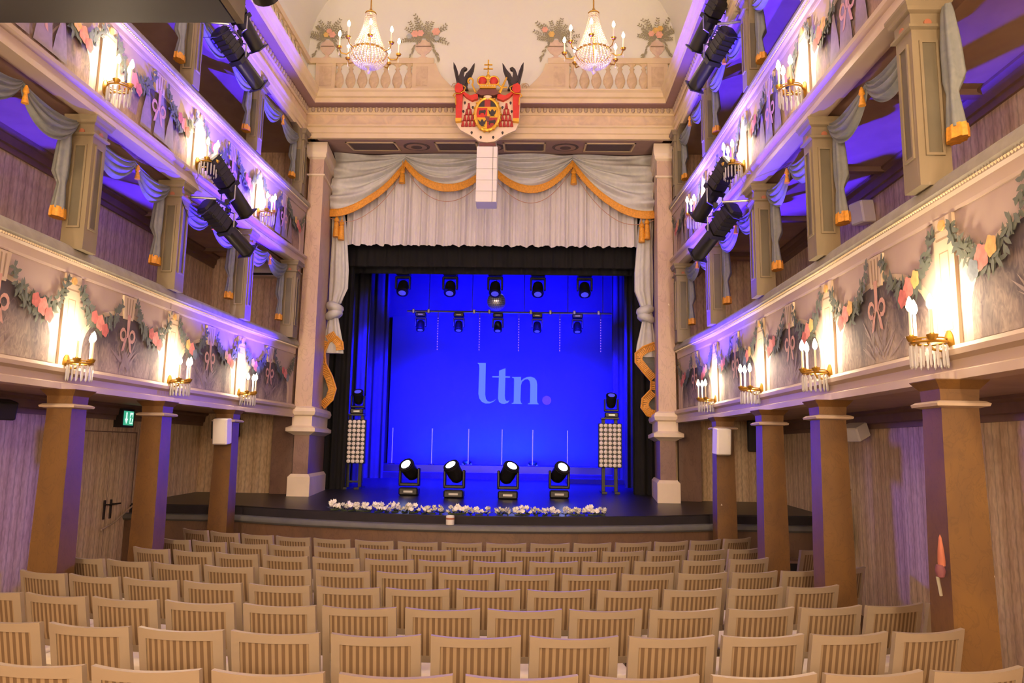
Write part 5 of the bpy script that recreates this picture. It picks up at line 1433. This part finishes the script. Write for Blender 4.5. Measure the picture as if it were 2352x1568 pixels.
part('vent', MB().box(-4.3, -3.55, 13.01, 13.03, 5.03, 5.07), 'lamp_black', vb)

# exit sign
ex = thing('exit_sign', 'green lit emergency exit sign on the left wall', 'sign', (-4.98, 10.6, 2.37))
def exm(a, b_, o): return (-5.0 + .07 + o, 10.6 + a, 2.37 + b_)
part('housing', MB().box(-5.06, -4.93, 10.44, 10.76, 2.24, 2.50), 'lamp_black', ex)
pl = part('panel', MB().poly([(-.13, -.10), (.13, -.10), (.13, .10), (-.13, .10)], exm, .004), 'exit_green', ex)
fm = lambda a, b_, o: exm(a, b_, .005 + o)
part('door_pictogram', MB().poly([(.03, -.08), (.11, -.08), (.11, .08), (.03, .08)], fm, .002), 'exit_white', pl)
part('arrow_pictogram', MB().poly([(-.075, .08), (-.045, .08), (-.045, -.01), (-.02, -.01), (-.06, -.08), (-.10, -.01), (-.075, -.01)], fm, .002), 'exit_white', pl)
part('runner_pictogram', MB().poly([(.06, .055), (.085, .055), (.085, .03), (.105, .0), (.085, -.005), (.08, -.03), (.10, -.07), (.08, -.07), (.065, -.035), (.045, -.07), (.03, -.06), (.055, -.015), (.055, .01), (.035, .0), (.03, .015)], lambda a, b_, o: exm(a, b_, .008 + o), .002), 'exit_green', pl)

# papered door in the left wall
dr = bpy.data.objects.new('door_1', None); COL.objects.link(dr); dr.location = (-5.05, 10.4, 0); dr['kind'] = 'structure'; dr['label'] = 'wallpapered flush door in the left wall below the exit sign'
part('leaf', MB().box(-5.06, -5.035, 9.72, 11.05, 0, 2.16), 'wallpaper_side', dr)
mb = MB(); mb.box(-5.05, -5.03, 9.70, 9.715, 0, 2.18); mb.box(-5.05, -5.03, 11.055, 11.07, 0, 2.18); mb.box(-5.05, -5.03, 9.70, 11.07, 2.165, 2.18); mb.box(-5.04, -5.033, 10.40, 10.408, 0, 2.165)
part('door_gap', mb, 'ceiling_beam', dr)
for y in (10.36, 10.52):
    h = part('handle', MB().cbox(-5.04, -5.02, y - .022, y + .022, .98, 1.24, .004), 'handle_dark', dr)
    part('lever', MB().tube([(-5.02, y, 1.18), (-4.97, y, 1.18), (-4.97, y + .14, 1.18)], .012, 6), 'handle_dark', h)
tag(part('hand_rope', MB().tube([(-4.95, 10.2, .86), (-4.95, 10.5, .93), (-4.95, 10.95, 1.12)], .012, 6), 'cream_moulding'), 'thin pale handrail rising beside the left door handles', 'handrail')

# cloths hanging at the right wall
hb = thing('hanging_bundle', 'dark teardrop shaped cloth bundle hanging on the right wall behind a column', 'cloth', (4.95, 10.2, .5))
part('bundle', MB().lathe([(0, 1.52), (.03, 1.45), (.10, 1.28), (.17, 1.10), (.19, .98), (.15, .86), (.07, .80), (.05, .55), (.0, .35)], 16, (4.88, 10.25, 0), squash=(.7, 1)), 'cloth_dark_green', hb, True)
part('loop', MB().tube([(4.88, 10.25, 1.5), (5.0, 10.25, 1.56), (5.06, 10.25, 1.56)], .012, 5), 'lamp_black', hb)
hc = thing('coral_cloth', 'small coral and plum cloth hanging on the right column nearest the camera', 'cloth', (3.26, 4.72, 1.3))
part('cloth', MB().lathe([(.0, 1.56), (.010, 1.54), (.022, 1.46), (.026, 1.40), (.024, 1.375), (.0, 1.37)], 12, (3.295, 4.73, 0), squash=(.8, 1)), 'cloth_coral', hc, True)
part('lower_fold', MB().lathe([(.0, 1.385), (.024, 1.38), (.032, 1.345), (.022, 1.31), (.0, 1.30)], 12, (3.285, 4.73, 0), squash=(.9, 1)), 'cloth_plum', hc, True)
part('string', MB().tube([(3.265, 4.73, 1.31), (3.285, 4.74, 1.20)], .010, 5), 'cushion_velvet', hc)

# white bench backs behind the padded rails of the lower galleries
for s in (-1, 1):
    for i, (ya, yb_) in enumerate(((11.5, 12.15), (9.9, 10.4), (9.15, 9.65), (7.85, 8.4), (7.1, 7.7), (5.95, 6.5))):
        if s > 0: continue
        x = s * (interp(XG1, ya) + .34)
        q = thing('gallery_bench', 'white bench top showing above the left lower gallery rail, %s' % FROM_STAGE[i], 'bench', (x, (ya + yb_) / 2, 2.72), 'gallery benches')
        part('back_board', MB().cbox(x - .02, x + .02, ya, yb_, 3.05, 3.94, .008), 'bench_white', q)
        part('seat_board', MB().cbox(min(x, x + s * .38), max(x, x + s * .38), ya, yb_, 3.10, 3.14, .008), 'bench_white', q)
        for yy in (ya + .04, yb_ - .04): part('leg', MB().box(x - .02, x + .02, yy - .02, yy + .02, 2.68, 3.06), 'bench_white', q)

# black box of the lighting gear in the top left corner
bx = thing('lighting_platform', 'black box shaped platform in the top left corner of the hall', 'platform', (-2.2, 3.4, 4.6))
part('underside', MB().cbox(-3.1, -1.03, 2.6, 4.27, 4.6, 4.85, .01), 'lamp_black', bx)
part('edge_trim', MB().box(-1.03, -.985, 2.6, 4.27, 4.60, 4.80), 'post_panel', bx)
for x in (-2.9, -1.2): part('hanger', MB().tube([(x, 3.4, 4.85), (x, 3.4, 10.7)], .015, 6), 'lamp_black', bx)
part('lamp_can', MB().lathe([(.0, -.12), (.09, -.11), (.10, 0), (.09, .14), (0, .15)], 16, (-.93, 4.35, 4.93), M=RX(70)), 'lamp_black', bx, True)
